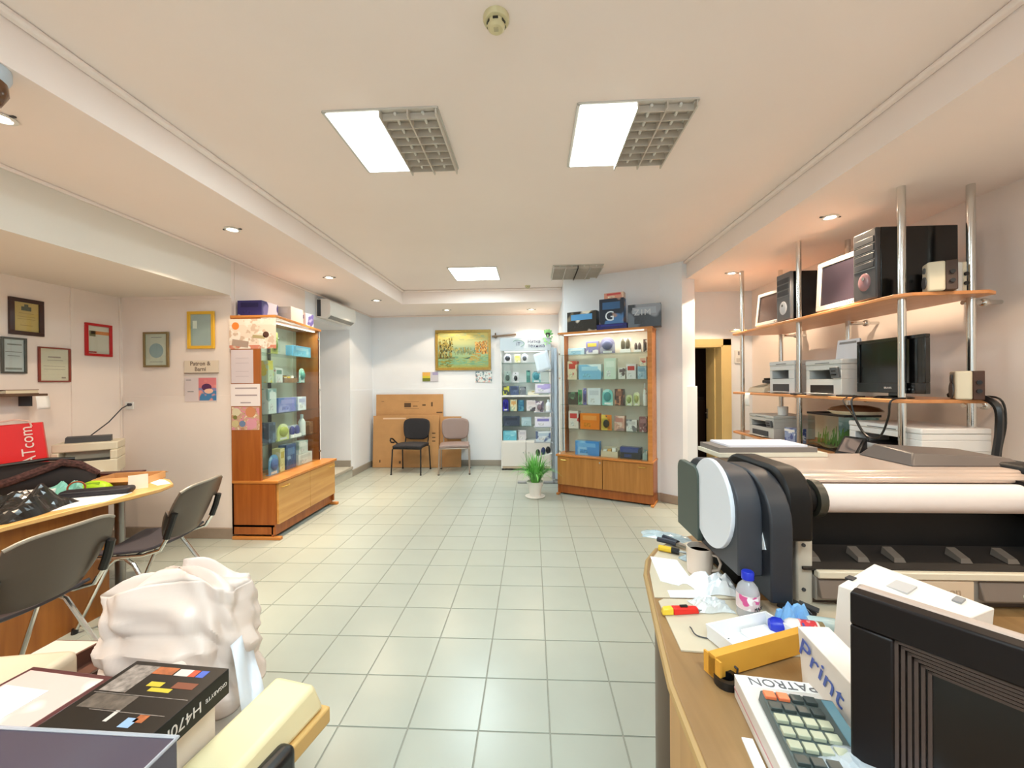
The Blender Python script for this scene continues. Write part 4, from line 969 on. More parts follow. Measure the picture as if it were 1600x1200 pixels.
for x0, x1 in ((.885, 1.05), (1.36, 1.60)):
    d = MB().hexa([(x0, 1.27, .785), (x1, 1.27, .785), (x1, 1.29, .785), (x0, 1.29, .785)], [(x0, 1.285, .838), (x1, 1.285, .838), (x1, 1.29, .838), (x0, 1.29, .838)]).build('ink_door', mat('ink door brown', '#7a6a5e', .4), pl_, bevel=.003)
    MB().cyl(((x0 + x1) / 2, 1.276, .80), ((x0 + x1) / 2, 1.268, .80), .007, n=10).build('door_knob', creamp, d)
d = MB().bb(1.17, 1.34, 1.28, 1.292, .775, .842).build('badge_panel', mat('badge panel', '#d9bfa2', .4), pl_, bevel=.003)
text('Canon', .035, mat('badge print', '#bfa286', .4), d, (1.255, 1.2785, .81), FRONT)
MB().bb(1.10, 1.15, 1.283, 1.292, .81, .818).build('small_label', whitep, pl_)
MB().bb(.85, 1.70, 1.31, 1.75, ZD, ZD + .02).build('base_plate', mat('base brown', '#4a3a30', .5), pl_)
# roll on its spindle
roll = MB().cyl((.955, 1.395, 1.062), (1.60, 1.395, 1.062), .047, n=32).build('paper_roll', mat('roll paper', '#f0dfd6', .6), pl_)
MB().cyl((.93, 1.395, 1.062), (.955, 1.395, 1.062), .062, n=28).build('roll_flange', mat('flange olive', '#3d3a30', .4), pl_)
MB().cyl((.85, 1.395, 1.062), (.93, 1.395, 1.062), .05, n=24).build('spindle_hub', pdark, pl_, bevel=.006)
MB().cyl((1.60, 1.395, 1.062), (1.66, 1.395, 1.062), .06, n=28).build('roll_flange', pdark, pl_)
MB().bb(1.66, 1.78, 1.24, 1.66, .86, 1.16).build('right_cover', pdark, pl_, bevel=.02)
MB().hexa([(1.36, 1.50, 1.1455), (1.75, 1.50, 1.1455), (1.75, 1.74, 1.1455), (1.36, 1.74, 1.1455)], [(1.41, 1.55, 1.185), (1.73, 1.53, 1.17), (1.73, 1.72, 1.175), (1.41, 1.72, 1.195)]).build('control_housing', mat('taupe dark', '#5b514c', .4), pl_, bevel=.006)
# papers lying on the plotter
st = thing('paper_stack', 'stack of white sheets on a grey folder lying on the plotter top', 'papers', (.96, 1.75, 1.146), .03)
MB().bb(-.20, .24, -.07, .12, 0, .016).build('folder', mat('cream folder', '#ddd4c0', .6), st); MB().bb(-.19, .21, -.055, .12, .016, .036).build('folder', mat('taupe folder', '#7b716b', .6), st); MB().bb(-.14, .18, -.04, .13, .036, .044).build('sheets', mat('sheet lilac', '#e6e2ea', .6), st)

# ================================================================ THINGS ON THE RIGHT DESK
beige_mat = mat('grey beige card', '#c9bda6', .7, var=.04, vscale=8)
o = MB().prism([(.395, 1.325), (.69, 1.325), (.69, 1.87), (.645, 1.82), (.54, 1.72), (.47, 1.61), (.43, 1.50)], 0, .003).build('cardboard_mat', beige_mat, loc=(0, 0, ZD)); tag(o, 'pale cardboard sheet lying on the rounded far end of the right desk', 'cardboard', None)
o = MB().prism([(.40, 1.30), (.385, 1.065), (.50, 1.055), (.86, 1.055), (.95, 1.20), (.95, 1.315), (.42, 1.315)], 0, .004).build('cardboard_mat', beige_mat, loc=(0, 0, ZD)); tag(o, 'pale cardboard cutting mat under the red knife', 'cardboard', None)
ZP = ZD + .0045
cup('mug', 'beige mug with coffee standing on the right desk before the plotter', (.612, 1.50, ZD + .0035), .046, .097, mat('mug beige', '#dcc9b8', .3), True, math.radians(-40), mat('coffee', '#6a3a1e', .2))
def crumple(name, label, cat, loc, sx, sy, h, m, seed, n=10, rz=0, amp=1.0, solid=.0012):
    r_ = random.Random(seed); ph = [r_.uniform(0, 6) for _ in range(6)]
    def g(u, v):
        x = (u - .5); y = (v - .5)
        e = max(0, 1 - (2 * x) ** 4) * max(0, 1 - (2 * y) ** 4)
        z = h * e * (.28 + .30 * abs(math.sin(5 * u + ph[0] + 3 * v)) + .25 * abs(math.sin(7 * v + ph[1] - 4 * u)) + .14 * math.sin(17 * u + 11 * v + ph[4]) + .10 * math.sin(23 * v - 9 * u + ph[5])) * amp
        return (x * sx * (1 + .1 * math.sin(7 * v + ph[2])), y * sy * (1 + .12 * math.sin(8 * u + ph[3])), max(0.001, z))
    o = MB().grid(g, n, n).build(name, m, loc=loc, rot=(0, 0, rz), solid=solid, smooth=False)
    return tag(o, label, cat)
def flat_sheet(name, label, cat, pts, z, m, th=.0012):
    cx = sum(p[0] for p in pts) / len(pts); cy = sum(p[1] for p in pts) / len(pts)
    o = MB().prism([(x - cx, y - cy) for x, y in pts], 0, th).build(name, m, loc=(cx, cy, z), smooth=False)
    return tag(o, label, cat)
white_s = mat('sheet white', '#f0f2f6', .6)
flat_sheet('torn_paper', 'torn white sheet beside the beige mug', 'paper', [(.47, 1.63), (.565, 1.60), (.56, 1.45), (.565, 1.405), (.52, 1.415), (.50, 1.40), (.48, 1.41), (.448, 1.43)], ZD + .0036, white_s)
flat_sheet('paper_sheet', 'white sheet with straight edges between mug and red knife', 'paper', [(.45, 1.365), (.56, 1.372), (.58, 1.33), (.545, 1.322), (.445, 1.322)], ZD + .0036, white_s, .002)
crumple('crumpled_tissue', 'crumpled white tissue behind the standing bottle', 'tissue', (.612, 1.392, ZD + .0036), .15, .11, .055, mat('tissue', '#eceef0', .7), 4)
crumple('plastic_wrap', 'crumpled clear plastic wrap beside the blue-capped standing bottle', 'plastic bag', (.55, 1.27, ZP + .0008), .11, .07, .03, film('clear wrap', '#eef2f4', .55, .15), 9)
t = thing('utility_knife', 'red and yellow utility knife lying on the cardboard mat', 'knife', (.455, 1.235, ZP), math.radians(6))
MB().hexa([(-.035, -.012, 0), (.045, -.010, 0), (.045, .010, 0), (-.035, .012, 0)], [(-.035, -.010, .02), (.042, -.008, .017), (.042, .008, .017), (-.035, .010, .02)]).build('handle', mat('red plastic', '#e2261c', .35), t, bevel=.003)
MB().hexa([(-.07, -.011, 0), (-.035, -.012, 0), (-.035, .012, 0), (-.066, .013, 0)], [(-.066, -.009, .018), (-.035, -.010, .02), (-.035, .010, .02), (-.062, .010, .018)]).build('end_cap', mat('yellow plastic', '#e9c63a', .35), t, bevel=.003)
MB().prism([(.045, -.007), (.075, .004), (.078, .006), (.045, .006)], .006, .0075).build('blade', steel, t); MB().box((0, 0, .021), (.022, .008, .005)).build('slider', blackp, t)
t = thing('plastic_bottle', 'clear plastic bottle with blue cap standing on the desk', 'bottle', (.64, 1.225, ZP), .5)
MB().lathe([(.0001, .0), (.028, .001), (.031, .006), (.031, .075), (.026, .092), (.014, .106), (.0135, .118)], 24).build('body', film('bottle clear', '#dfe3ea', .45, .1), t)
MB().lathe([(.0316, .03), (.0316, .072), (.0312, .072), (.0312, .03)], 24).build('label_wrap', printed('bottle label', '#e2d0d4', ('#d85a98', '#f4f0f2'), 40, seed=3), t)
MB().lathe([(.0001, .002), (.029, .003), (.029, .06), (.0001, .061)], 20).build('liquid', film('bottle liquid', '#d8ccc8', .5, .1), t); MB().lathe([(.017, .112), (.017, .132), (.015, .135), (.0001, .135)], 20).build('cap', mat('blue cap', '#1c32c0', .35), t)
text('MAX', .016, ink, t, (0, -.0322, .036), FRONT)
t = thing('lying_bottle', 'lying white bottle with red label and blue round cap', 'bottle', (.735, 1.125, ZP + .0245), 0)
for nm, prof, m in (('body', [(.0001, -.05), (.02, -.049), (.024, -.04), (.024, .03), (.018, .042), (.010, .048)], mat('bottle white', '#e8e6e6', .35)), ('cap', [(.014, .046), (.02, .052), (.021, .07), (.014, .082), (.0001, .085)], mat('blue cap', '#1c32c0', .35)), ('red_label', [(.0246, -.028), (.0246, .012), (.0242, .012), (.0242, -.028)], printed('red label', '#d83a46', ('#f0a0a0', '#4a50a0'), 50, seed=6)), ('base_band', [(.0245, -.046), (.0245, -.034), (.0242, -.034), (.0242, -.046)], mat('olive band', '#8a7a58', .5))):
    MB().lathe(prof, 22).build(nm, m, t, rot=(0, -PI / 2, math.radians(-14)))
t = thing('lying_bottle', 'lying bottle with green cap behind the red-labelled bottle', 'bottle', (.815, 1.15, ZP + .021), 0)
for nm, prof, m in (('body', [(.0001, -.05), (.018, -.049), (.0205, -.04), (.0205, .02), (.014, .03)], mat('bottle pale aqua', '#bcd8de', .3)), ('cap', [(.019, .028), (.0205, .03), (.0205, .06), (.0001, .062)], mat('green cap', '#1f7a54', .4))):
    MB().lathe(prof, 22).build(nm, m, t, rot=(0, PI / 2, math.radians(-12)))
crumple('blue_glove', 'light blue rubber glove heaped on the desk beside the bottles', 'glove', (.745, 1.182, ZP + .0008), .10, .05, .075, mat('glove blue', '#7fb8ee', .45), 12)
t = thing('tape_cutter', 'black plastic clip lying behind the blue glove', 'clip', (.805, 1.262, ZP), -.7)
MB().hexa([(-.05, -.02, 0), (.05, -.02, 0), (.05, .02, 0), (-.05, .02, 0)], [(-.045, -.015, .03), (.03, -.012, .02), (.03, .012, .02), (-.045, .015, .03)]).build('body', mat('black navy', '#15161f', .3), t, bevel=.003); MB().box((.03, 0, .022), (.05, .025, .004), ry=.15).build('lever', darkgrey, t)
for k, (x, y, rz, c1, lab) in enumerate(((.60, 1.745, -.9, '#1d2026', 'dark blue pliers lying at the rounded end of the desk'), (.575, 1.66, -.5, '#e2bb2c', 'yellow and black screwdriver lying next to the pliers'))):
    t = thing('hand_tool', lab, 'tool', (x, y, ZD + .0035 + .013), rz)
    if k == 0:
        for s in (-1, 1): MB().tube([(-.06, s * .022, .0), (-.02, s * .014, .002), (.02, s * .006, .002)], .011, 8).build('grip', mat('navy grip', '#1f2838', .4), t)
        MB().hexa([(.02, -.013, -.006), (.075, -.004, -.004), (.075, .004, -.004), (.02, .013, -.006)], [(.02, -.013, .006), (.075, -.004, .004), (.075, .004, .004), (.02, .013, .006)]).build('jaws', steel, t)
    else:
        MB().tube([(-.06, 0, 0), (-.05, 0, 0), (-.02, 0, 0), (-.01, 0, 0)], .012, 10).build('handle', mat('yellow grip', c1, .4), t); MB().cyl((-.01, 0, 0), (.02, 0, 0), .012, n=10).build('collar', blackp, t); MB().cyl((.02, 0, 0), (.08, 0, 0), .004, n=8).build('shaft', steel, t)
crumple('foil_bag', 'silvery translucent bag stretched along the foot of the plotter', 'plastic bag', (.60, 1.845, ZD + .001), .20, .10, .02, film('silver film', '#b9ccd4', .75, .15), 21, rz=-.5)
crumple('foil_bag', 'silvery translucent bag folded behind the beige mug', 'plastic bag', (.635, 1.60, ZD + .0037), .10, .07, .02, film('silver film', '#b9ccd4', .75, .15), 22, rz=-.9)
# tray and orange box
t = thing('white_tray', 'small white plastic tray resting in the orange box', 'tray', (.585, 1.102, ZP), math.radians(19))
g = MB(); g.bb(-.10, .10, -.045, .045, 0, .004); g.hexa([(-.10, -.045, .004), (.10, -.045, .004), (.10, -.041, .004), (-.10, -.041, .004)], [(-.105, -.05, .04), (.105, -.05, .04), (.105, -.046, .04), (-.105, -.046, .04)]); g.hexa([(-.10, .041, .004), (.10, .041, .004), (.10, .045, .004), (-.10, .045, .004)], [(-.105, .046, .04), (.105, .046, .04), (.105, .05, .04), (-.105, .05, .04)])
for s in (-1, 1): g.bb(s * .101 - .003, s * .101 + .003, -.046, .046, .004, .04)
g.build('tray', film('tray milky', '#eef1f4', .92, .3), t); MB().bb(.0, .085, -.038, .035, .005, .014).build('paper_insert', paper, t)
t = thing('orange_box', 'flat orange cardboard box turned on its side before the white tray', 'box', (.565, 1.03, ZP), math.radians(21))
MB().bb(-.155, .155, -.016, .006, 0, .055).build('box', mat('orange carton', '#dca03a', .55, var=.05), t, bevel=.001); MB().bb(-.155, -.150, -.03, .02, 0, .05).build('end_flap', mat('orange carton', '#dca03a', .55, var=.05), t)
t = thing('tape_roll', 'black hair-like tape roll lying at the end of the orange box', 'tape', (.45, .955, ZD), .3)
MB().lathe([(.016, 0), (.028, 0), (.028, .018), (.016, .018), (.016, 0)], 20).build('roll', blackp, t); MB().tube([(.028, 0, .01), (.04, .01, .02), (.03, .03, .03), (.01, .045, .02)], .003, 6).build('loose_end', blackp, t)
cable('thin wire curling on the cardboard cutting mat', [(.445, 1.16, ZP + .003), (.44, 1.14, ZP + .012), (.45, 1.12, ZP + .003), (.50, 1.105, ZP + .003), (.53, 1.11, ZP + .003)], .0018, darkgrey, 'wire')
# patron carton with calculator lying on it
t = thing('toner_carton', 'white toner carton with the word PATRON under the calculator', 'carton', (.525, .812, ZD), math.radians(-8))
MB().bb(-.09, .085, -.22, .095, 0, .048).build('box', mat('carton grey white', '#d8d2cc', .55), t, bevel=.0015)
MB().bb(-.09, .085, .064, .0955, .0478, .0488).build('title_strip', paper, t)
text('PATRON', .032, mat('patron grey', '#6f6d70', .5), t, (.0, .08, .0495), (0, 0, PI), name='lettering', sx=1.05)
MB().bb(-.0905, -.089, -.22, .095, .018, .022).build('side_stripe', mat('pink stripe', '#c98a90', .5), t)
MB().bb(-.115, -.095, -.25, -.02, 0, .004).build('leaflet', paper, t)
cl = thing('calculator', 'grey desk calculator with orange keys lying tilted on the toner carton', 'calculator', (.505, .752, ZD + .0495), math.radians(-10))
MB().hexa([(-.06, -.12, 0), (.075, -.12, 0), (.075, .085, 0), (-.06, .085, 0)], [(-.057, -.117, .014), (.072, -.117, .014), (.072, .082, .024), (-.057, .082, .024)]).build('body', mat('calculator grey', '#4f5a58', .4), cl, bevel=.003)
kz = lambda y: .0145 + (y + .117) / .2 * .010
for r_ in range(7):
    for c_ in range(4):
        x = -.045 + c_ * .024; y = .066 - r_ * .027
        m = mat('orange key', '#e8794e', .4) if r_ == 0 and c_ < 2 else (mat('dark key', '#3c4442', .4) if r_ in (0, 1, 5, 6) else mat('pale key', '#a9ad96', .4))
        MB().box((x, y, kz(y) + .003), (.02, .017, .007)).build('key', m, cl, bevel=.001)
MB().hexa([(.05, -.09, .0155), (.069, -.09, .0155), (.069, .075, .0237), (.05, .075, .0237)], [(.05, -.09, .0175), (.069, -.09, .0175), (.069, .075, .0257), (.05, .075, .0257)]).build('display', mat('display glass', '#6f98a6', .15), cl)
crumple('zip_bag', 'clear zip bag lying over the lower end of the calculator', 'plastic bag', (.545, .665, ZD + .066), .10, .12, .012, film('zip film', '#dfe6ec', .5, .12), 31, rz=.3)
# white torn cartons and the black monitor in the foreground
wc = mat('carton off white', '#e6dcd2', .6, var=.02)
def P2(d, *q): return [(x, y, z) for x, y, z in q]
t = thing('torn_carton', 'torn white carton with blue Print lettering leaning left of the monitor', 'carton', (.60, .80, ZD), 0)
MB().hexa([(.0, .12, .0), (.01, -.08, .0), (.06, -.08, .0), (.06, .12, .0)], [(-.012, .12, .16), (-.005, -.08, .13), (.06, -.08, .13), (.055, .12, .16)]).build('box', wc, t, bevel=.002)
blue_ink = mat('blue ink', '#4a62b0', .5)
t2 = text('Print', .062, blue_ink, t, (.0, .0, .0), (0, 0, 0))
# face frame of the carton: from the far edge to the near edge, upright axis tilted with the face
ex = (Vector((.01, -.08, 0)) - Vector((.0, .12, 0))).normalized(); ez = (Vector((-.012, .12, .16)) - Vector((.0, .12, 0))).normalized()
en = ex.cross(ez).normalized(); ez = en.cross(ex)
ca, sa = math.cos(-.35), math.sin(-.35)
tx = ex * ca + ez * sa; ty = -ex * sa + ez * ca
mm = Matrix((tx, ty, en)).transposed().to_4x4(); mm.translation = Vector((-.006, .055, .105)) + en * .003
t2.matrix_local = mm
t = thing('white_carton', 'white shipping carton with address labels standing behind the monitor', 'carton', (.75, .90, ZD), 0)
A = [(-.07, .025), (.09, .126), (.20, -.03), (.06, -.09)]
MB().hexa([(x, y, 0) for x, y in ((-.075, .05), (.07, .135), (.19, -.02), (.06, -.07))], [(A[0][0], A[0][1], .25), (A[1][0], A[1][1], .255), (A[2][0], A[2][1], .235), (A[3][0], A[3][1], .235)]).build('box', wc, t, bevel=.002)
for (x, y, z, w_, d_, rz, m) in ((.07, .03, .2447, .055, .035, .55, mat('pale label', '#b9b4b2', .6)), (-.02, .055, .2505, .022, .014, .55, ink), (.15, -.01, .239, .03, .014, .55, greyink)):
    MB().box((x, y, z + .0015), (w_, d_, .004), rz=rz).build('address_label', m, t)
mo = thing('monitor', 'large black monitor with ridged frame in the right foreground', 'monitor', (.535, .703, ZD), 0)
d = Vector((.130, -.161, 0)).normalized(); nrm = Vector((d.y, -d.x, 0))      # nrm looks toward the room and viewer
if nrm.dot(Vector((-1, -1, 0))) < 0: nrm = -nrm
MWm = Matrix((d, -nrm, Vector((0, 0, 1)))).transposed().to_4x4()
mo.matrix_world = Matrix.Translation((.535, .703, ZD)) @ MWm
mbk = mat('monitor brown black', '#120908', .45, spec=.3); mbz = mat('monitor ridge', '#4a3a34', .35)
Hm, Wm = .350, .52
f = MB(); f.bb(0, Wm, 0, .03, Hm - .055, Hm); f.bb(0, Wm, 0, .03, -.0, .05); f.bb(0, .055, 0, .03, .05, Hm - .055); f.bb(Wm - .055, Wm, 0, .03, .05, Hm - .055)
f.build('outer_frame', mbk, mo, bevel=.004)
for k in range(6):
    i0 = .055 + k * .007
    f = MB(); y0 = .004 + k * .003
    f.bb(i0, Wm - i0, y0, .03, Hm - i0 - .0045, Hm - i0); f.bb(i0, i0 + .0045, y0, .03, i0, Hm - i0); f.bb(Wm - i0 - .0045, Wm - i0, y0, .03, i0, Hm - i0); f.bb(i0, Wm - i0, y0, .03, i0, i0 + .0045)
    f.build('ridge', mbz, mo)
MB().bb(.08, Wm - .08, .024, .03, .05, Hm - .08).build('screen', mat('dusty screen', '#0d0a0b', .3, var=.3, vscale=20), mo)
MB().bb(0.0, Wm, .03, .055, .0, Hm).build('back_shell', mat('monitor back taupe', '#b9a294', .4), mo, bevel=.006)

# ================================================================ THINGS ON THE LEFT COUNTER
ZK = .7505
t = thing('printer', 'cream laser printer standing at the back of the left counter', 'printer', (-3.55, 2.99, ZK), math.radians(36)); t.scale = (1.1, 1.0, 1.65)
b_ = MB(); b_.bb(-.17, .17, 0, .26, 0, .07); b_.bb(-.17, -.13, 0, .26, .07, .115); b_.bb(.13, .17, 0, .26, .07, .115); b_.bb(-.13, .13, .12, .26, .07, .115); b_.bb(-.17, .17, .02, .26, .115, .155); b_.build('body', creamp, t, bevel=.006)
MB().bb(-.13, .13, .0, .12, .07, .072).build('paper_slot', blackp, t); MB().bb(-.10, .10, -.10, .02, .01, .02).build('output_tray', whitep, t, bevel=.004)
MB().hexa([(-.12, .08, .155), (.12, .08, .155), (.12, .14, .155), (-.12, .14, .155)], [(-.12, .10, .18), (.12, .10, .18), (.12, .14, .185), (-.12, .14, .185)]).build('rear_feed', darkgrey, t)
t = thing('red_bag', 'red shopping bag with white lettering at the left edge of the counter', 'bag', (-3.72, 2.70, ZK + .0), math.radians(48))
rb_ = mat('red bag paper', '#e3120e', .4)
MB().hexa([(-.16, -.05, 0), (.16, -.05, 0), (.16, .07, 0), (-.16, .07, 0)], [(-.17, -.02, .43), (.12, -.02, .445), (.12, .05, .445), (-.17, .05, .43)]).build('bag', rb_, t, bevel=.004)
MB().tube([(-.09, -.03, .42), (-.08, -.035, .46), (-.01, -.035, .475), (.06, -.035, .46), (.07, -.03, .42)], .006, 6).build('handle', mat('pale handle', '#e6c0b4', .5), t)
tl = text('ATcom', .092, mat('white print', '#f2e2da', .5), t, (.055, -.044, .285), (PI / 2 - .07, -PI / 2 - .08, 0))
MB().hexa([(-.16, -.0515, .10), (-.09, -.0515, .10), (-.09, -.046, .10), (-.16, -.046, .10)], [(-.165, -.042, .3), (-.13, -.042, .3), (-.13, -.036, .3), (-.165, -.036, .3)]).build('orange_patch', mat('orange patch', '#e8622a', .5), t)
# tweed bag
t = thing('carry_bag', 'dark tweed carry bag slumped on the left counter before the red bag', 'bag', (-3.40, 2.52, ZK), math.radians(42))
tw = mat('tweed', '#4c2f2c', .9, var=.7, vscale=70)
def bagf(u, v):
    x = (u - .5) * .66; a = v * PI
    top = .19 * (1 - (2 * u - 1) ** 4 * .6)
    return (x, -.11 * math.cos(a), max(0, top * math.sin(a) ** .7))
MB().grid(bagf, 16, 12).build('body', mat('dark bag cloth', '#1d1516', .8), t, solid=.008)
MB().tube([(-.34, -.115, .03), (-.2, -.12, .06), (-.05, -.118, .10), (.1, -.105, .16), (.17, -.085, .19), (.25, -.06, .16), (.33, -.03, .08)], .026, 8).build('tweed_strap', tw, t)
MB().tube([(-.33, -.09, .17), (-.1, -.07, .2), (.1, -.05, .215), (.22, -.02, .20)], .012, 8).build('piping', blackp, t)
t = thing('black_pencil_case', 'long black zipped case lying near the front edge of the counter', 'case', (-2.83, 2.46, ZK + .0022), math.radians(24))
MB().bb(-.18, .18, -.045, .045, 0, .042).build('case', mat('case black', '#1a1620', .55), t, bevel=.018, seg=3); MB().tube([(-.165, -.042, .032), (.165, -.042, .032), (.165, .042, .032), (-.165, .042, .032)], .003, 6, True).build('zip', darkgrey, t)
t = thing('open_carton', 'open cardboard box with green packet at the round end of the counter', 'box', (-2.97, 2.80, ZK), math.radians(14))
g = MB(); g.bb(-.17, .17, -.10, -.095, 0, .05); g.bb(-.17, .17, .095, .10, 0, .05); g.bb(-.17, -.165, -.095, .095, 0, .05); g.bb(.165, .17, -.095, .095, 0, .05); g.bb(-.17, .17, -.10, .10, 0, .004)
g.build('box', cardb, t); 
for s in (-1, 1): MB().box((0, s * .125, .042), (.32, .055, .004), rx=-s * .35).build('flap', cardb, t)
t = thing('green_packet', 'bright green soft packet peeking over the black case', 'packet', (-2.98, 2.57, ZK), math.radians(22))
MB().grid(lambda u, v: ((u - .5) * .17, (v - .5) * .09, .065 * (math.sin(PI * u) * math.sin(PI * v)) ** .4), 10, 8).build('pouch', mat('lime', '#a9d21c', .4), t, solid=.004); MB().box((0, -.03, .05), (.08, .002, .02), rx=-.5).build('label_patch', mat('lime dark', '#7fa818', .5), t)
t = thing('card_stand', 'small white price card standing at the round end of the counter', 'card', (-2.71, 2.61, ZK), math.radians(50))
MB().box((0, 0, .048), (.10, .004, .095), rx=-.1).build('front_card', mat('ivory card', '#e9e0d2', .6), t); MB().box((0, .03, .048), (.10, .003, .095), rx=.25).build('back_leaf', mat('ivory card', '#e9e0d2', .6), t)
flat_sheet('paper_sheet', 'white sheet on the very tip of the counter behind the price card', 'paper', [(-2.66, 2.70), (-2.62, 2.76), (-2.76, 2.86), (-2.92, 2.90), (-2.88, 2.82)], ZK, white_s)
flat_sheet('paper_sheet', 'large white sheet under the black case on the counter', 'paper', [(-3.08, 2.30), (-2.74, 2.12), (-2.62, 2.32), (-2.66, 2.52), (-2.94, 2.62)], ZK, white_s, .002)
t = thing('paper_pile', 'pile of white papers beside the crumpled black bag on the counter', 'papers', (-3.17, 2.36, ZK), math.radians(35))
for k in range(4): MB().box((0.004 * k, -.003 * k, .006 + k * .012), (.21 - .004 * k, .15, .011), rz=.06 * (k - 1.5)).build('sheaf', paper, t)
crumple('teal_bag', 'crumpled teal plastic bag on the counter behind the papers', 'plastic bag', (-3.08, 2.50, ZK + .001), .20, .14, .09, mat('teal film', '#7fc2b4', .3), 41, 12, .4)
t = thing('ring_handle', 'brown leather ring standing beside the teal bag', 'ring', (-2.98, 2.46, ZK + .045), math.radians(50))
MB().tube([(.04 * math.cos(a), 0, .04 * math.sin(a)) for a in [i * PI / 10 for i in range(20)]], .005, 6, True).build('ring', mat('rust leather', '#9a4a22', .5), t)
crumple('black_bag', 'crumpled glossy black plastic bag at the front edge of the counter', 'plastic bag', (-2.87, 2.10, ZK + .001), .26, .38, .15, mat('black film', '#1d1c1c', .18), 44, 22, .2)
t = thing('book_slab', 'thin dark red folder lying on the printer side of the counter', 'folder', (-3.22, 2.93, ZK + .0), math.radians(15))
MB().bb(-.16, .14, -.045, .045, 0, .03).build('box', oak_edge, t); MB().bb(-.17, .17, -.05, .05, .03, .042).build('cover', mat('wine red', '#4a1a20', .4), t, bevel=.002)

# ================================================================ LOW TABLE AND PILE IN THE LEFT FOREGROUND
lt = thing('low_table', 'low grey-topped table under the boxes in the left foreground', 'table')
LTP = [(-1.95, .30), (-.76, .30), (-.76, 1.06), (-1.0, 1.34), (-1.25, 1.53), (-1.95, 1.53)]
MB().prism(LTP, .405, .425).build('table_top', mat('grey laminate', '#c3beb4', .5), lt, bevel=.003)
e_ = MB(); e_.tube([(x, y, .415) for x, y in LTP], .011, 6, True)
e_.build('edge_band', mat('brown band', '#6d4636', .4), lt)
for x, y in ((-1.88, .38), (-.84, .38), (-1.88, 1.45), (-1.05, 1.2)):
    MB().bb(x - .02, x + .02, y - .02, y + .02, 0, .405).build('leg', mat('brown leg', '#5d3d30', .4), lt)
ZB = .4265
# white plastic carrier bag
wb = thing('carrier_bag', 'large white plastic carrier bag standing on the low table', 'plastic bag', (-1.19, 1.285, ZB))
fb = film('white bag film', '#ecdcd2', .95, .3)
rb2 = random.Random(11); ph = [rb2.uniform(0, 6) for _ in range(8)]
fold_r = random.Random(23); FL = [[fold_r.uniform(-.026, .026) for _ in range(15)] for _ in range(9)]
def fold(u, v):
    # planar folds: a skewed triangle lattice of pushed-in and pulled-out corners
    x = (u * 15 + v * 2.5); y = v * 7.999; i, j = int(math.floor(x)), int(y); p, q = x - i, y - j
    f = lambda a_, b_: FL[b_][a_ % 15]
    if p + q < 1: return f(i, j) + p * (f(i + 1, j) - f(i, j)) + q * (f(i, j + 1) - f(i, j))
    return f(i + 1, j + 1) + (1 - p) * (f(i, j + 1) - f(i + 1, j + 1)) + (1 - q) * (f(i + 1, j) - f(i + 1, j + 1))
def bagw(u, v):
    a = 2 * PI * u
    ca, sa = math.cos(a), math.sin(a)
    rx = .245 * (1 - .06 * v) * abs(ca) ** .55 * (1 if ca > 0 else -1); ry = .14 * (1 - .35 * v) * abs(sa) ** .7 * (1 if sa > 0 else -1)
    w = .022 * abs(math.sin(1.5 * a + ph[0] + 2.2 * v)) + .012 * abs(math.sin(2.5 * a + ph[1] - 3.5 * v)) + .010 * abs(math.sin(4.2 * v + 1.5 * a + .8 * math.sin(3 * a))) + .008 * math.sin(13 * a + 9 * v) * math.sin(11 * v) - .035
    zt = .345 + .03 * math.sin(a + 2.6) + .02 * math.sin(3 * a + ph[2])
    w += fold(u, v) * math.sin(PI * min(.85, v + .15))
    j2 = 0
    return (rx + w * ca - .03 * v, ry + w * sa + .03 * v, v * zt + j2 * v)
MB().grid(bagw, 120, 56).build('sack', fb, wb, solid=.0015)
def bagtop(u, v):
    a = 2 * PI * u; p = bagw(u, 1.0); s_ = v
    c = (-.03 + .015 * math.cos(a), .03 + .004 * math.sin(a), .395 + .01 * math.sin(4 * a))
    q = [p[i] * (1 - s_) + c[i] * s_ for i in range(3)]
    q[2] += .035 * math.sin(PI * s_) * math.sin(5 * a + 2 + 3 * s_) + .03 * s_ * math.cos(a - .3); return tuple(q)
MB().grid(bagtop, 120, 10).build('gathered_top', fb, wb, solid=.0015)
def flapf(u, v):
    return (.22 + .12 * u + .01 * math.sin(6 * v), -.06 + .10 * v - .10 * u, .20 - .16 * u + .02 * math.sin(5 * u + 4 * v) - .03 * v)
MB().grid(flapf, 8, 8).build('side_flap', film('blue white film', '#dfe8f2', .9, .35), wb, solid=.0015)
def flap2(u, v):
    return (.10 + .10 * u, -.17 - .03 * math.sin(v * 3) - .01 * math.sin(9 * u), .22 - .22 * v)
MB().grid(flap2, 6, 8).build('front_flap', fb, wb, solid=.0015)
# cream scanner
cs = thing('cream_printer', 'cream coloured old printer with black base at the right of the pile', 'printer', (-.745, 1.05, ZB), math.radians(-12))
MB().hexa([(-.09, -.17, .05), (.08, -.17, .05), (.08, .15, .05), (-.09, .15, .05)], [(-.08, -.16, .115), (.06, -.15, .115), (.06, .13, .135), (-.08, .13, .135)]).build('lid', mat('cream lid', '#e4d8ae', .4), cs, bevel=.015, seg=3)
MB().bb(-.10, .09, -.20, .16, 0, .05).build('base', mat('old cream', '#cfa968', .45), cs, bevel=.006)
MB().bb(.065, .12, -.19, .0, -.0, .085).build('black_end', blackp, cs, bevel=.02, seg=3)
MB().bb(-.09, -.02, -.19, -.17, .01, .045).build('slot', darkgrey, cs)
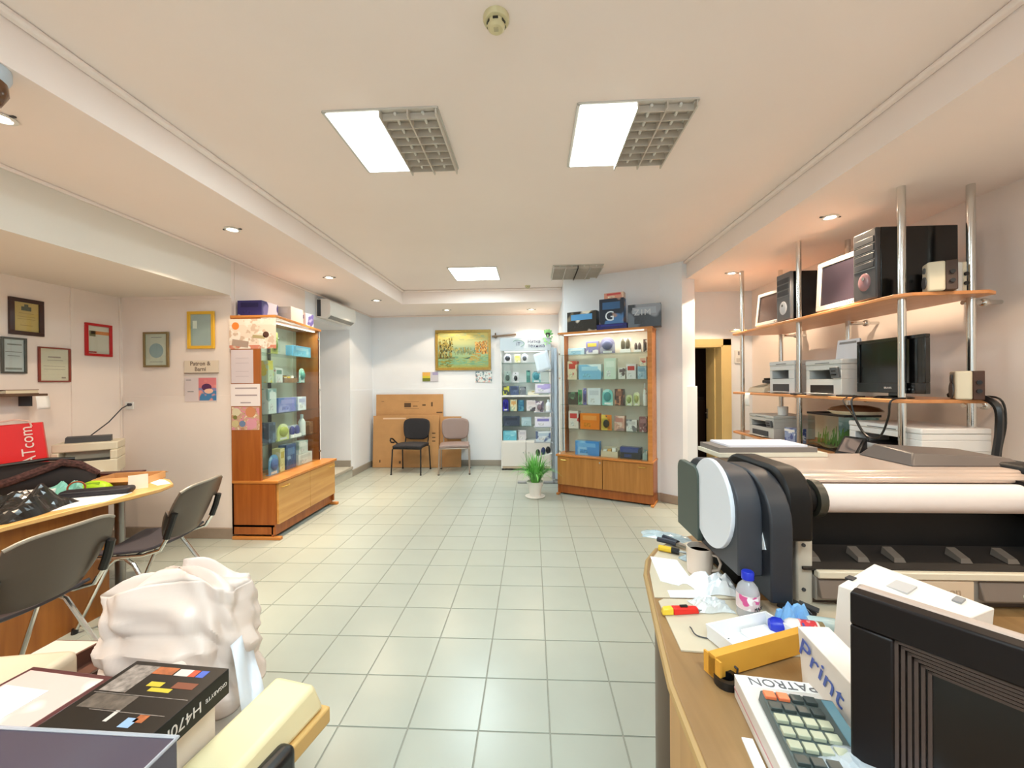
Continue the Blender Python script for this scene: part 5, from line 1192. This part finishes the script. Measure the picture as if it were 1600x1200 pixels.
# motherboard box and what it lies on
t = thing('white_carton', 'plain white carton under the black motherboard box', 'carton', (-1.0, .90, ZB), math.radians(-3))
MB().bb(-.14, .14, -.13, .13, 0, .205).build('box', wc, t, bevel=.002); MB().bb(-.14, .14, -.012, .012, .2045, .2055).build('tape', mat('clear tape', '#d9cfc0', .3), t)
mbx = thing('motherboard_box', 'flat black motherboard box lettered H470M with coloured print', 'box', (-.968, .915, ZB + .206), math.radians(-4))
MB().bb(-.14, .14, -.125, .125, 0, .066).build('box', mat('box black', '#0d0908', .35, spec=.35), mbx, bevel=.0015)
pz = .0662
def pr_(x0, x1, y0, y1, m, nm='print'): MB().bb(x0, x1, y0, y1, pz - .0004, pz + .0003).build(nm, m, mbx)
gt = mat('grey tone', '#8a7f78', .4, var=.5, vscale=60); ot = mat('orange tone', '#a85a2e', .4, var=.3, vscale=60)
pr_(-.125, -.05, .02, .11, gt); pr_(-.12, .0, -.03, .012, mat('dim tone', '#5a5048', .4, var=.5, vscale=50)); pr_(-.05, .01, .085, .11, ot)
pr_(.015, .055, .085, .108, mat('silver letters', '#cfc8c2', .4)); pr_(.055, .075, .085, .108, mat('red letters', '#c2482c', .4)); pr_(.078, .10, .085, .108, mat('blue letters', '#3f5fc0', .4))
pr_(-.02, .02, .045, .06, mat('yellow print', '#c9b22c', .4)); pr_(.0, .06, .03, .042, mat('yellow print', '#c9b22c', .4)); pr_(.05, .11, .045, .065, mat('rust print', '#7a3c24', .4)); pr_(.04, .068, -.07, -.045, mat('sky print', '#8fb0d8', .4)); pr_(.06, .085, -.055, -.035, ot); pr_(-.01, .0, -.06, -.03, mat('silver letters', '#cfc8c2', .4)); pr_(-.13, .13, .014, .0155, gt); pr_(-.08, .12, -.034, -.0325, gt)
text('H470M', .038, mat('white letters', '#e6dfd8', .4), mbx, (.1405, -.012, .033), (PI / 2, PI, PI / 2), sx=.95)
text('GIGABYTE', .014, mat('white letters', '#e6dfd8', .4), mbx, (.1405, .085, .033), (PI / 2, PI, PI / 2))
t = thing('glossy_box', 'glossy dark violet box wrapped in clear plastic nearest the viewer', 'box', (-.93, .608, ZB), math.radians(-1))
gv = mat('violet gloss', '#4c4554', .12, coat=.5)
MB().bb(-.30, .215, -.16, .155, 0, .33).build('box', gv, t, bevel=.003); MB().bb(-.301, .216, -.161, .156, .255, .258).build('wrap_seam', film('seam film', '#cfd2da', .6, .1), t)
MB().tube([(-.30, .155, .331), (.215, .155, .331), (.215, -.16, .331)], .004, 6).build('wrap_edge', film('seam film', '#cfd2da', .6, .1), t)
text('O', .05, mat('silver letters', '#cfc8c2', .4), t, (.2166, .0, .27), (PI / 2, PI, PI / 2))
t = thing('picture_box', 'box with glossy pink and white lid left of the motherboard box', 'box', (-1.285, .945, ZB), math.radians(-6))
MB().bb(-.145, .13, -.14, .10, 0, .24).build('box', mat('wine box', '#5a2c2e', .3), t, bevel=.002); MB().bb(-.13, .115, -.125, .085, .2395, .2415).build('lid_print', printed('pink lid print', '#e6c8c0', ('#f4ece0', '#b06a7a'), 6, .15, 4), t); MB().bb(-.12, .02, -.11, .03, .241, .243).build('white_sheet', paper, t)
t = thing('cream_device', 'cream rounded device with dark cable at the left picture edge', 'device', (-1.58, 1.13, ZB), math.radians(10))
MB().bb(-.16, .10, -.09, .10, 0, .17).build('body', mat('old ivory', '#dccab0', .4), t, bevel=.025, seg=3); MB().bb(-.1, .04, -.092, -.088, .05, .11).build('slot', blackp, t); MB().tube([(-.13, -.05, .17), (-.1, -.07, .19), (-.06, -.10, .17), (-.055, -.115, .10)], .008, 8).build('cable', mat('tan cable', '#8a7460', .5), t)
t = thing('black_device', 'flat black device lying on the cream box at the left picture edge', 'device', (-1.55, .885, ZB), math.radians(5))
MB().bb(-.10, .085, -.10, .10, 0, .17).build('box', mat('tan box', '#c08a5a', .6), t, bevel=.003); MB().bb(-.11, .09, -.10, .11, .17, .205).build('device', mat('green black', '#14211c', .3), t, bevel=.008); 
# dark chair seat edge on the floor behind the low table
t = thing('wooden_crate', 'dark brown wooden crate corner beside the carrier bag', 'crate', (-1.57, 1.34, ZB), math.radians(-8))
g = MB(); g.bb(-.10, .10, -.08, -.07, 0, .06); g.bb(-.10, .10, .07, .08, 0, .06); g.bb(-.10, -.09, -.07, .07, 0, .06); g.bb(.09, .10, -.07, .07, 0, .06); g.bb(-.10, .10, -.08, .08, 0, .008)
g.build('box', mat('crate brown', '#5c382a', .5), t); MB().tube([(.095, -.08, .065), (.095, .08, .065)], .008, 8).build('rim', mat('crate rim', '#3c241c', .4), t)

# ================================================================ GOODS IN THE CABINETS
def interp(tab, x):
    for (a, b2), (c, d) in zip(tab, tab[1:]):
        if x <= c: return b2 + (d - b2) * (x - a) / (c - a)
    return tab[-1][1]
RT = [(885, .106), (905, .281), (925, .45), (945, .615), (965, .775), (985, .915), (1005, 1.045), (1022, 1.145)]
seedc = [0]
def goods(kind, name, label, cat, loc, rz, w, h, d, base, cols=(), accent='#ffffff', group=None, bands=()):
    """one packaged article; local -y is its front"""
    seedc[0] += 1
    t = thing(name, label, cat, loc, rz, group)
    pm = printed('pack %d' % seedc[0], base, cols, 1.1 / max(w, .05), .35, seedc[0] * 1.7, bands)
    am = mat('accent ' + accent, accent, .45)
    if kind == 'box':
        MB().bb(-w / 2, w / 2, 0, d, 0, h).build('carton', pm, t, bevel=.002)
        MB().bb(-w * .36, w * .36, -.0012, .0002, h * .58, h * .86).build('front_label', am, t)
        MB().bb(-w * .30, w * .05, -.0012, .0002, h * .14, h * .40).build('picture_panel', mat('accent dark ' + base, base, .4, var=.5, vscale=40), t)
        MB().bb(-w / 2 + .003, w / 2 - .003, d * .45, d * .55, h - .0005, h + .0008).build('lid_seam', mat('seam tape', '#cfc8b8', .4), t)
    elif kind == 'dome':
        n = 9; pl = [(-w / 2, 0), (w / 2, 0)] + [(w / 2 * math.cos(a), h - w / 2 + w / 2 * math.sin(a)) for a in [i * PI / n for i in range(n + 1)]]
        vs = [(x, 0, z) for x, z in pl] + [(x, .01, z) for x, z in pl]; k = len(pl)
        MB().add(vs, [tuple(range(k)), tuple(range(2 * k - 1, k - 1, -1))] + [(i, (i + 1) % k, k + (i + 1) % k, k + i) for i in range(k)]).build('card', pm, t)
        MB().ell((0, -.008, h * .52), (w * .36, .022, h * .30)).build('article', am, t)
        MB().bb(-w * .3, w * .3, -.002, .001, h * .04, h * .16).build('bottom_label', paper, t); MB().bb(-w / 2, w / 2, .01, .04, 0, .006).build('stand', pm, t)
    elif kind == 'blister':
        MB().bb(-w / 2, w / 2, 0, .006, 0, h).build('card', pm, t, bevel=.001); MB().bb(-w / 2, w / 2, .006, .045, 0, .005).build('stand', pm, t)
        MB().ell((0, -.010, h * .42), (w * .30, .02, h * .26)).build('article', am, t)
        MB().bb(-w * .38, w * .38, -.032, 0, h * .10, h * .74).build('bubble', glassm, t, bevel=.004)
        MB().cyl((0, -.001, h * .9), (0, .007, h * .9), .008, n=10).build('hang_hole', darkgrey, t)
    elif kind == 'bottle':
        r = w / 2
        MB().lathe([(.0001, 0), (r, .002), (r, h * .62), (r * .6, h * .75), (r * .35, h * .80)], 16, (0, r, 0)).build('body', pm, t); MB().lathe([(r * .42, h * .78), (r * .42, h * .98), (.0001, h)], 14, (0, r, 0)).build('cap', am, t)
        MB().lathe([(r * 1.01, h * .15), (r * 1.01, h * .5), (r * .99, h * .5), (r * .99, h * .15)], 16, (0, r, 0)).build('label_wrap', paper, t)
    elif kind == 'mice':
        MB().bb(-w / 2, w / 2, 0, .05, 0, h * .25).build('tray', paper, t)
        for s in (-1, 1): MB().ell((s * w * .24, .02, h * .55), (w * .2, .022, h * .42)).build('article', am, t)
        MB().bb(-w / 2, w / 2, .045, .05, 0, h).build('card', pm, t)
    elif kind == 'tray':
        g = MB(); g.bb(-w / 2, w / 2, 0, d, 0, .006); g.bb(-w / 2, w / 2, 0, .005, .006, h * .6); g.bb(-w / 2, w / 2, d - .005, d, .006, h); g.bb(-w / 2, -w / 2 + .005, .005, d - .005, .006, h * .7); g.bb(w / 2 - .005, w / 2, .005, d - .005, .006, h * .7)
        g.build('tray', pm, t)
        for k in range(3): MB().bb(-w * .4 + k * w * .27, -w * .4 + k * w * .27 + w * .22, .02, d - .02, .006, h * (.7 + .12 * k)).build('item', am if k % 2 else paper, t)
    return t
def R_(kind, name, label, cat, p0, p1, z, h, base, cols=(), accent='#f0f0ee', y=.07, d=.10, bands=(), drz=0):
    x0, x1 = interp(RT, p0), interp(RT, p1); w = (x1 - x0) - .008
    c = Matrix.Rotation(RA, 3, 'Z') @ Vector(((x0 + x1) / 2, y, z)) + Vector((.32, 5.22, 0))
    return goods(kind, name, label, cat, c, RA + drz, w, h, d, base, cols, accent, 'goods in the angled cabinet', bands)
e = .0004
z = RSH[3] + e
R_('box', 'flat_carton', 'flat light blue carton on the top glass shelf of the angled cabinet', 'carton', 888, 914, z, .085, '#9fc4dc', ('#c3dcea',), '#dbe8f0')
R_('box', 'carton', 'gold and violet carton beside the flat light blue one', 'carton', 916, 936, z, .16, '#8a86b8', ('#e8e2e6',), '#d8b84a')
R_('dome', 'arched_pack', 'round-topped slate blue pack in the middle of the top shelf', 'pack', 938, 962, z, .20, '#8c86a4', ('#b4b0c4',), '#5f6288')
R_('mice', 'twin_pack', 'pack with two brown upright articles on the top shelf', 'pack', 969, 988, z, .18, '#d9d2c2', (), '#5c5240')
R_('mice', 'twin_pack', 'low white pack with two dark round articles on the top shelf', 'pack', 993, 1008, z, .12, '#e6ddd2', ('#d8a090',), '#5a4a48')
R_('blister', 'blister_pack', 'narrow dark blister pack at the right end of the top shelf', 'pack', 1011, 1019, z, .15, '#6a4a42', ('#e0d6cc',), '#3c3032')
z = RSH[2] + e
R_('box', 'carton', 'red and cream carton at the left end of the second shelf', 'carton', 887, 902, z, .24, '#e6d2b4', ('#c84a3a',), '#c8402e')
R_('box', 'wide_carton', 'wide sky blue carton with white swoosh on the second shelf', 'carton', 904, 940, z, .19, '#7fbce0', ('#e6f2f8',), '#a8d4ec')
R_('box', 'tall_carton', 'tall pale green carton with outline drawing on the second shelf', 'carton', 944, 963, z, .26, '#d4e4d6', (), '#e6f0e6')
R_('box', 'carton', 'small white carton with dark bars on the second shelf', 'carton', 966, 979, z, .14, '#e6e2dc', ('#5a4a4c',), '#6a5a5c')
R_('box', 'carton', 'white carton with red top stripe on the second shelf', 'carton', 980, 998, z, .18, '#e4dfe0', (), '#c43a34')
b1 = R_('box', 'carton', 'grey blue carton at the right end of the second shelf', 'carton', 1000, 1018, z, .15, '#8fb0c4', ('#b4ccd8',), '#7d9fb6')
R_('box', 'small_carton', 'small red and cream carton stacked on the grey blue one', 'carton', 1003, 1018, z + .152, .11, '#efe0c8', ('#d85a44', '#c8402e'), '#e8b09a')
z = RSH[1] + e
R_('box', 'carton', 'black and green carton at the left end of the third shelf', 'carton', 887, 902, z, .16, '#26332c', ('#5a8a6a',), '#3c5a48')
R_('blister', 'blister_pack', 'narrow green pack on the third shelf', 'pack', 903, 910, z, .19, '#4aa46a', ('#a0d4b0',), '#2c6a48')
R_('blister', 'blister_pack', 'narrow violet pack on the third shelf', 'pack', 911, 917, z, .21, '#6a6ab8', ('#b0b0dc',), '#4a4a90')
R_('box', 'carton', 'white carton with a slanting grey pen on the third shelf', 'carton', 918, 939, z, .21, '#e4e8f0', (), '#c8ced8')
R_('dome', 'round_pack', 'teal pack with a round article on the third shelf', 'pack', 941, 958, z, .20, '#7fd0cc', ('#c0ecea',), '#2f8a90')
R_('box', 'carton', 'dark brown patterned carton on the third shelf', 'carton', 960, 975, z, .20, '#5a3a34', ('#c88a6a', '#2a2024'), '#8a5a48')
R_('dome', 'arched_pack', 'pale green arched pack, left one of two on the third shelf', 'pack', 979, 991, z, .13, '#cfd8a8', ('#e6ecc8',), '#8a9a5a')
R_('dome', 'arched_pack', 'pale green arched pack, right one of two on the third shelf', 'pack', 992, 1004, z, .16, '#cfd8a8', ('#e6ecc8',), '#a0a86a')
R_('bottle', 'spray_bottle', 'tall white spray bottle at the right end of the third shelf', 'bottle', 1009, 1018, z, .27, '#ece8e2', ('#c8a090',), '#dcd8d4')
z = RSH[0] + e
R_('box', 'carton', 'red and white carton at the left end of the fourth shelf', 'carton', 888, 904, z, .225, '#e8dcd4', ('#c83a3a',), '#d84a48')
R_('box', 'wide_carton', 'bright orange carton with white mouse picture on the fourth shelf', 'carton', 906, 937, z, .20, '#f0842a', (), '#f4a050')
R_('blister', 'blister_pack', 'yellow and orange pack on the fourth shelf', 'pack', 939, 956, z, .19, '#f0c858', ('#e88a3a',), '#3a3a38')
R_('box', 'carton', 'pinkish grey patterned carton on the fourth shelf', 'carton', 959, 977, z, .18, '#d8a898', ('#a88a88', '#e8ccc0'), '#c48a80')
R_('box', 'carton', 'white carton with black and white picture on the fourth shelf', 'carton', 979, 999, z, .14, '#e4e0e0', ('#7a787c',), '#c8c4c6')
R_('box', 'carton', 'dark red and grey carton at the right end of the fourth shelf', 'carton', 1002, 1018, z, .18, '#8c5a5e', ('#d8c8c8', '#5a3a40'), '#a8787c')
z = .5254
R_('box', 'wide_carton', 'bright blue carton on the cabinet floor behind the glass', 'carton', 898, 936, z, .18, '#3f8fe0', ('#8fc4f4',), '#6fb0ee')
R_('tray', 'open_tray', 'cream tray with small parts on the cabinet floor', 'tray', 938, 965, z, .12, '#d8cdb4', (), '#e0b06a')
R_('box', 'long_carton', 'long navy and black carton on the cabinet floor', 'carton', 968, 1006, z, .14, '#2a3a78', ('#1c2030',), '#3c4c8c', bands=((0, '#22252f'), (.55, '#2c3f8c')))
R_('tray', 'glass_dish', 'pale grey dish of parts at the right end of the cabinet floor', 'dish', 1008, 1018, z, .11, '#a8bcb8', (), '#d0dcd8')
# cartons on top of the angled cabinet
def topbox(label, x0, x1, z, h, d, y, base, cols, accent, drz, marks=()):
    c = Matrix.Rotation(RA, 3, 'Z') @ Vector(((x0 + x1) / 2, y, z)) + Vector((.32, 5.22, 0))
    return goods('box', 'component_box', label, 'box', c, RA + drz, x1 - x0, h, d, base, cols, accent, 'boxes on top of the angled cabinet')
ztp = 2.1005
topbox('black bordered component box with blue and orange print, left on the cabinet top', .13, .52, ztp, .26, .12, .06, '#2c2a26', ('#b8a888', '#e6e0d0'), '#5aa0d8', 0)
t = topbox('dark blue component box with a large white G on the cabinet top', .56, .86, ztp + .07, .31, .12, .05, '#1f2a3c', ('#4a7ab0', '#a88a80'), '#33608f', 0)
text('G', .17, mat('white g', '#dfe8f2', .4), t, (-.02, -.002, .09), FRONT)
topbox('flat navy box lying under the dark blue component box', .53, .90, ztp, .069, .15, .04, '#18206a', (), '#222c88', 0)
topbox('small red and cream carton on top of the stacked boxes', .62, .86, ztp + .381, .07, .10, .06, '#e4c8b4', ('#d89a84',), '#c8484a', 0)
t = topbox('dark grey component box with pale lettering, right on the cabinet top', .92, 1.29, ztp, .27, .13, .03, '#2c3038', ('#5f6a78', '#8a8f98'), '#9aa4b2', math.radians(6))
text('Z1M', .10, mat('pale letters', '#c4c8cc', .4), t, (-.02, -.002, .17), FRONT)

# ---- goods in the left cabinet (fronts toward +x)
def L_(kind, name, label, cat, p0, p1, z, h, base, cols=(), accent='#f0f0ee', d=.09, x=-2.60, bands=(), drz=0):
    tab = [(410, 3.80), (420, 3.895), (430, 3.995), (440, 4.10), (450, 4.21), (460, 4.33), (470, 4.45), (480, 4.583), (490, 4.63)]
    y0, y1 = interp(tab, p0), interp(tab, p1)
    return goods(kind, name, label, cat, (x, (y0 + y1) / 2, z), EAST + drz, (y1 - y0) - .01, h, d, base, cols, accent, 'goods in the left cabinet', bands)
z = LSH[3] + e
L_('blister', 'blister_pack', 'yellow green pack on the top shelf of the left cabinet', 'pack', 416, 428, z, .22, '#d8d87a', ('#f0f0c0',), '#8a9a3c')
L_('box', 'flat_carton', 'sky blue carton on the top shelf of the left cabinet', 'carton', 452, 480, z, .12, '#6fb6d8', ('#bfe0ee',), '#9fd0e6')
z = LSH[2] + e
L_('box', 'carton', 'pale green carton on the second shelf of the left cabinet', 'carton', 411, 421, z, .22, '#cfe0c0', ('#e6d85a',), '#e8e06a')
L_('box', 'carton', 'white carton with pink mark on the second shelf of the left cabinet', 'carton', 423, 435, z, .15, '#e4e8e4', ('#d8a0a0',), '#7a9a8a')
L_('tray', 'open_tray', 'brown and yellow tray of parts on the left cabinet second shelf', 'tray', 437, 458, z, .08, '#8a6a4a', (), '#e0c04a')
L_('dome', 'arched_pack', 'aqua arched pack at the far end of the left cabinet second shelf', 'pack', 461, 470, z, .16, '#9fd0c8', ('#d0ece6',), '#5a9a90')
z = LSH[1] + e
L_('box', 'tall_carton', 'tall white patterned carton on the third shelf of the left cabinet', 'carton', 411, 425, z, .25, '#dce8e6', ('#8fb0b0',), '#eef4f2')
L_('box', 'wide_carton', 'violet blue carton on the third shelf of the left cabinet', 'carton', 427, 456, z, .15, '#7f86c8', ('#a8acdc', '#5a7ab8'), '#9a9cd4')
L_('box', 'carton', 'pale lilac carton beside the violet blue one in the left cabinet', 'carton', 458, 472, z, .15, '#d4d8ee', ('#eef0f8',), '#b8bce0')
z = LSH[0] + e
L_('box', 'carton', 'dark slate carton on the fourth shelf of the left cabinet', 'carton', 411, 423, z, .20, '#43546c', ('#6f849c',), '#38465a')
L_('dome', 'round_pack', 'yellow green round pack on the fourth shelf of the left cabinet', 'pack', 425, 444, z, .17, '#d8e08a', ('#f0f4c8',), '#a8b04a')
L_('mice', 'twin_pack', 'white pack with two violet articles in the left cabinet', 'pack', 447, 464, z, .13, '#e8e8f0', (), '#4a4a90')
L_('bottle', 'spray_bottle', 'tall white bottle on the fourth shelf of the left cabinet', 'bottle', 466, 473, z, .24, '#e8ecec', (), '#c8d4d4')
L_('box', 'carton', 'brown carton at the far end of the left cabinet fourth shelf', 'carton', 476, 488, z, .14, '#8a5a3c', ('#a87a54',), '#9a6a48')
z = .5555
L_('dome', 'round_pack', 'blue rounded pack on the left cabinet floor nearest the corner', 'pack', 411, 427, z, .20, '#6fa8d8', ('#a8d0ee',), '#5a78b8')
L_('box', 'carton', 'cream and yellow carton on the left cabinet floor', 'carton', 429, 437, z, .24, '#e0dca0', ('#f0ecd0',), '#c8b85a')
L_('box', 'carton', 'dark blue printer carton on the left cabinet floor', 'carton', 439, 455, z, .26, '#3c5a8c', ('#8fb0d0',), '#5f84b4')
L_('box', 'wide_carton', 'wide white carton on the left cabinet floor', 'carton', 458, 482, z, .12, '#e6eae8', ('#b8c4c4',), '#d4dad8')
L_('box', 'small_carton', 'white carton with sloping top stacked on the wide white carton', 'carton', 459, 474, z + .122, .14, '#dfe6e4', ('#a8c0b8',), '#eef2f0')
# cartons on top of the left cabinet
ztl = 2.1155
def ltop(label, x, y, rz, w, h, d, base, cols, accent):
    return goods('box', 'component_box', label, 'box', (x, y, ztl), rz, w, h, d, base, cols, accent, 'boxes on top of the left cabinet')
ltop('dark violet carton with pale oval print on top of the left cabinet', -2.70, 3.70, .0, .24, .155, .25, '#3a3478', ('#7a74b0', '#dcd8e8'), '#26205c')
ltop('plain white carton on top of the left cabinet', -2.62, 4.02, .0, .26, .155, .22, '#e6ddd2', (), '#efe8e0')
t = ltop('violet and white carton at the far end of the left cabinet top', -2.62, 4.38, .0, .16, .15, .16, '#e4e2f0', ('#6a62a8', '#a8a4d0'), '#5a5298')

# ---- goods in the white display case
def D_(kind, name, label, cat, p0, p1, z, h, base, cols=(), accent='#f0f0ee', d=.10, y=.06, bands=(), drz=0):
    x0 = max(.026, (p0 - 785) * .01087 + .02); x1 = (p1 - 785) * .01087 + .02
    return goods(kind, name, label, cat, (-.52 + (x0 + x1) / 2, 6.62 + y, z), drz, (x1 - x0) - .01, h, d, base, cols, accent, 'goods in the white display case', bands)
z = 1.7905
D_('dome', 'round_pack', 'white pack with a dark oval mouse on the case top shelf', 'pack', 788, 800, z, .15, '#e0dce2', (), '#3c3e44')
D_('box', 'carton', 'yellow carton with grey oval on the case top shelf', 'carton', 804, 814, z, .14, '#e6d48a', ('#f4ecc8',), '#d8b85a')
D_('dome', 'round_pack', 'pale pack with a grey oval mouse on the case top shelf', 'pack', 815, 825, z, .15, '#d8d8d4', (), '#62666a')
D_('box', 'carton', 'reddish brown carton at the right of the case top shelf', 'carton', 842, 852, z, .16, '#c8a89a', ('#5a3a34', '#e6d8d0'), '#8a5a50')
z = 1.4605
D_('blister', 'blister_pack', 'pack with a dark green mouse on the case second shelf', 'pack', 788, 799, z, .19, '#a8b8b0', (), '#3a4a42')
D_('blister', 'blister_pack', 'white pack with a small black article on the case second shelf', 'pack', 801, 811, z, .17, '#ece8ec', (), '#26262c')
D_('box', 'carton', 'teal carton behind the hanging sheet on the case second shelf', 'carton', 822, 829, z, .20, '#4f8a80', ('#2f5a58',), '#6fb0a4')
D_('dome', 'round_pack', 'teal and white pack with a round article on the case second shelf', 'pack', 831, 845, z, .19, '#7fc0c8', ('#d8f0f2',), '#3f8a9a')
z = 1.2505
D_('box', 'carton', 'black and yellow carton on the thick middle shelf of the case', 'carton', 784, 796, z, .15, '#3a4448', ('#c8cc4a',), '#d0c84a')
D_('box', 'wide_carton', 'dark blue grey carton on the thick middle shelf of the case', 'carton', 797, 811, z, .15, '#47587c', ('#5f7090',), '#3c4a68')
D_('box', 'carton', 'grey patterned carton on the thick middle shelf of the case', 'carton', 812, 822, z, .14, '#6f7680', ('#3a3e48', '#c8ccd0'), '#8a8e96')
D_('tray', 'open_tray', 'pale tray of small parts on the thick middle shelf', 'tray', 824, 842, z, .08, '#e0dcc8', (), '#d8c890')
z = .9845
D_('dome', 'round_pack', 'deep blue round pack on the shelf below the thick one', 'pack', 783, 795, z, .20, '#2420a0', ('#3c38c8',), '#1a1880')
D_('box', 'carton', 'orange and cream carton beside the deep blue pack', 'carton', 797, 808, z, .19, '#e6dcb4', ('#d8a05a', '#a8c0a8'), '#d8a868')
D_('box', 'carton', 'petrol blue carton on the shelf below the thick one', 'carton', 809, 819, z, .18, '#2f6a8c', ('#5a9ab0',), '#3f7f9c')
D_('box', 'wide_carton', 'white carton with small figures on the shelf below the thick one', 'carton', 822, 838, z, .18, '#ece4e4', ('#c8a8a4', '#5a5860'), '#e0d4d4')
z = .7345
D_('box', 'wide_carton', 'dark slate carton on the lower glass shelf of the case', 'carton', 786, 812, z, .16, '#3c4658', ('#5a6478',), '#2c3444')
D_('box', 'wide_carton', 'pale blue grey carton on the lower glass shelf of the case', 'carton', 814, 830, z, .14, '#a8c4cc', ('#c0d6dc',), '#b8d0d6')
z = .4905
D_('box', 'wide_carton', 'turquoise carton on the bottom shelf of the case', 'carton', 785, 807, z, .16, '#6fc0d4', ('#a8e0ea',), '#88d0e0')
D_('box', 'carton', 'white and grey carton on the bottom shelf of the case', 'carton', 809, 822, z, .17, '#dcd8dc', ('#9a98a4',), '#c8c4cc')
# green trailing plant on the case, hanging sheet
t = thing('trailing_plant', 'small green trailing plant hanging at the right end of the case header', 'plant', (.27, 6.56, 2.207))
MB().lathe([(.03, 0), (.045, .06), (.04, .06), (.0001, .05)], 14).build('pot', mat('dark pot', '#3a3a3c', .4), t)
fol = MB(); r5 = random.Random(8)
for k in range(60):
    a = r5.uniform(0, 2 * PI); rr_ = r5.uniform(.01, .075); zz = r5.uniform(-.12, .10) if rr_ > .045 else r5.uniform(.06, .11)
    x, y = rr_ * math.cos(a), rr_ * math.sin(a) - .02; s_ = .018
    fol.add([(x - s_, y, zz), (x, y - s_ * .6, zz - s_), (x + s_, y, zz), (x, y + s_ * .3, zz + s_)], [(0, 1, 2, 3)])
fol.build('foliage', mat('fern green', '#86c98a', .5, var=.2, vscale=20), t)

# ---- wire rack in front of the case
wr = thing('wire_rack', 'narrow floor-standing wire rack with goods beside the white display case', 'rack', (.20, 5.95, 0), 0)
wg = mat('rack grey', '#aeb4ba', .4, .4)
MB().bb(-.42, .16, -.20, -.13, .0, .03).build('base_foot', mat('base grey', '#9a9da0', .45), wr, bevel=.006)
MB().bb(.09, .12, -.20, .18, 0, .03).build('base_foot', mat('base grey', '#9a9da0', .45), wr, bevel=.004)
MB().bb(.09, .125, -.015, .015, .03, 1.98).build('post', wg, wr, bevel=.003)
MB().bb(.125, .16, -.17, .17, .06, 1.95).build('side_panel', mat('rack blue grey panel', '#b4c4d2', .35), wr, bevel=.003)
for z in (1.62, 1.30, 1.02, .80, .58):
    g = MB(); g.tube([(-.17, -.12, z), (.10, -.12, z), (.10, .10, z), (-.17, .10, z)], .005, 6, True)
    for k in range(4): g.tube([(-.17, -.07 + k * .05, z), (.10, -.07 + k * .05, z)], .003, 5)
    g.build('wire_shelf', wg, wr)
def W_(kind, name, label, cat, x, z, w, h, base, cols, accent, d=.10):
    return goods(kind, name, label, cat, (.20 + x, 5.95 - .08, z + .0055), 0, w, h, d, base, cols, accent, 'goods on the wire rack')
W_('box', 'carton', 'lilac and white carton on the upper wire shelf', 'carton', -.04, 1.30, .22, .13, '#e8e4f2', ('#b8a8dc',), '#c0b0e4')
W_('bottle', 'spray_bottle', 'white bottle on the middle wire shelf', 'bottle', .04, 1.02, .08, .18, '#eef4f8', (), '#dfe8ee')
W_('blister', 'blister_pack', 'white pack with dark figures on the middle wire shelf', 'pack', -.09, 1.02, .12, .16, '#ecdfe4', ('#7a6a80',), '#8a6a78')
W_('box', 'wide_carton', 'white carton with violet top on the wire rack', 'carton', -.04, .80, .24, .14, '#eceaf6', ('#a8a0d8',), '#8a84c8')
W_('box', 'wide_carton', 'pale grey blue carton on the lowest wire shelf', 'carton', -.04, .58, .22, .15, '#d4e2ec', ('#e8f0f4', '#5a6a90'), '#c0d4e4')
t = thing('scale_model', 'black and blue articles on a white tray at the foot of the wire rack', 'tray', (.14, 5.72, .40))
t.location = (.16, 5.95, .39)
MB().box((0, -.03, .0), (.26, .20, .008), ry=-.25).build('tray', whitep, t); MB().tube([(.11, .0, .03), (.115, .0, .195)], .006, 6).build('hook', wg, t)
for x, h_, c_ in ((-.08, .10, '#15161c'), (.0, .12, '#26345e'), (.07, .11, '#15161c')): MB().ell((x, -.04, .05 + x * .25), (.035, .05, h_ / 2)).build('article', mat('article ' + c_, c_, .4), t)
t = tag(MB().grid(lambda u, v: (-.10 + u * .20 + .06 * v, .012 * math.sin(3 * u), -v * .27 + .07 * u), 4, 6).build('hanging_sheet', mat('sheet pale blue', '#e0ecf6', .6), loc=(.125, 5.79, 1.86), solid=.0015), 'white printed sheet hanging askew at the top of the wire rack', 'sheet')
t['label'] = 'white printed sheet hanging askew at the top of the wire rack'
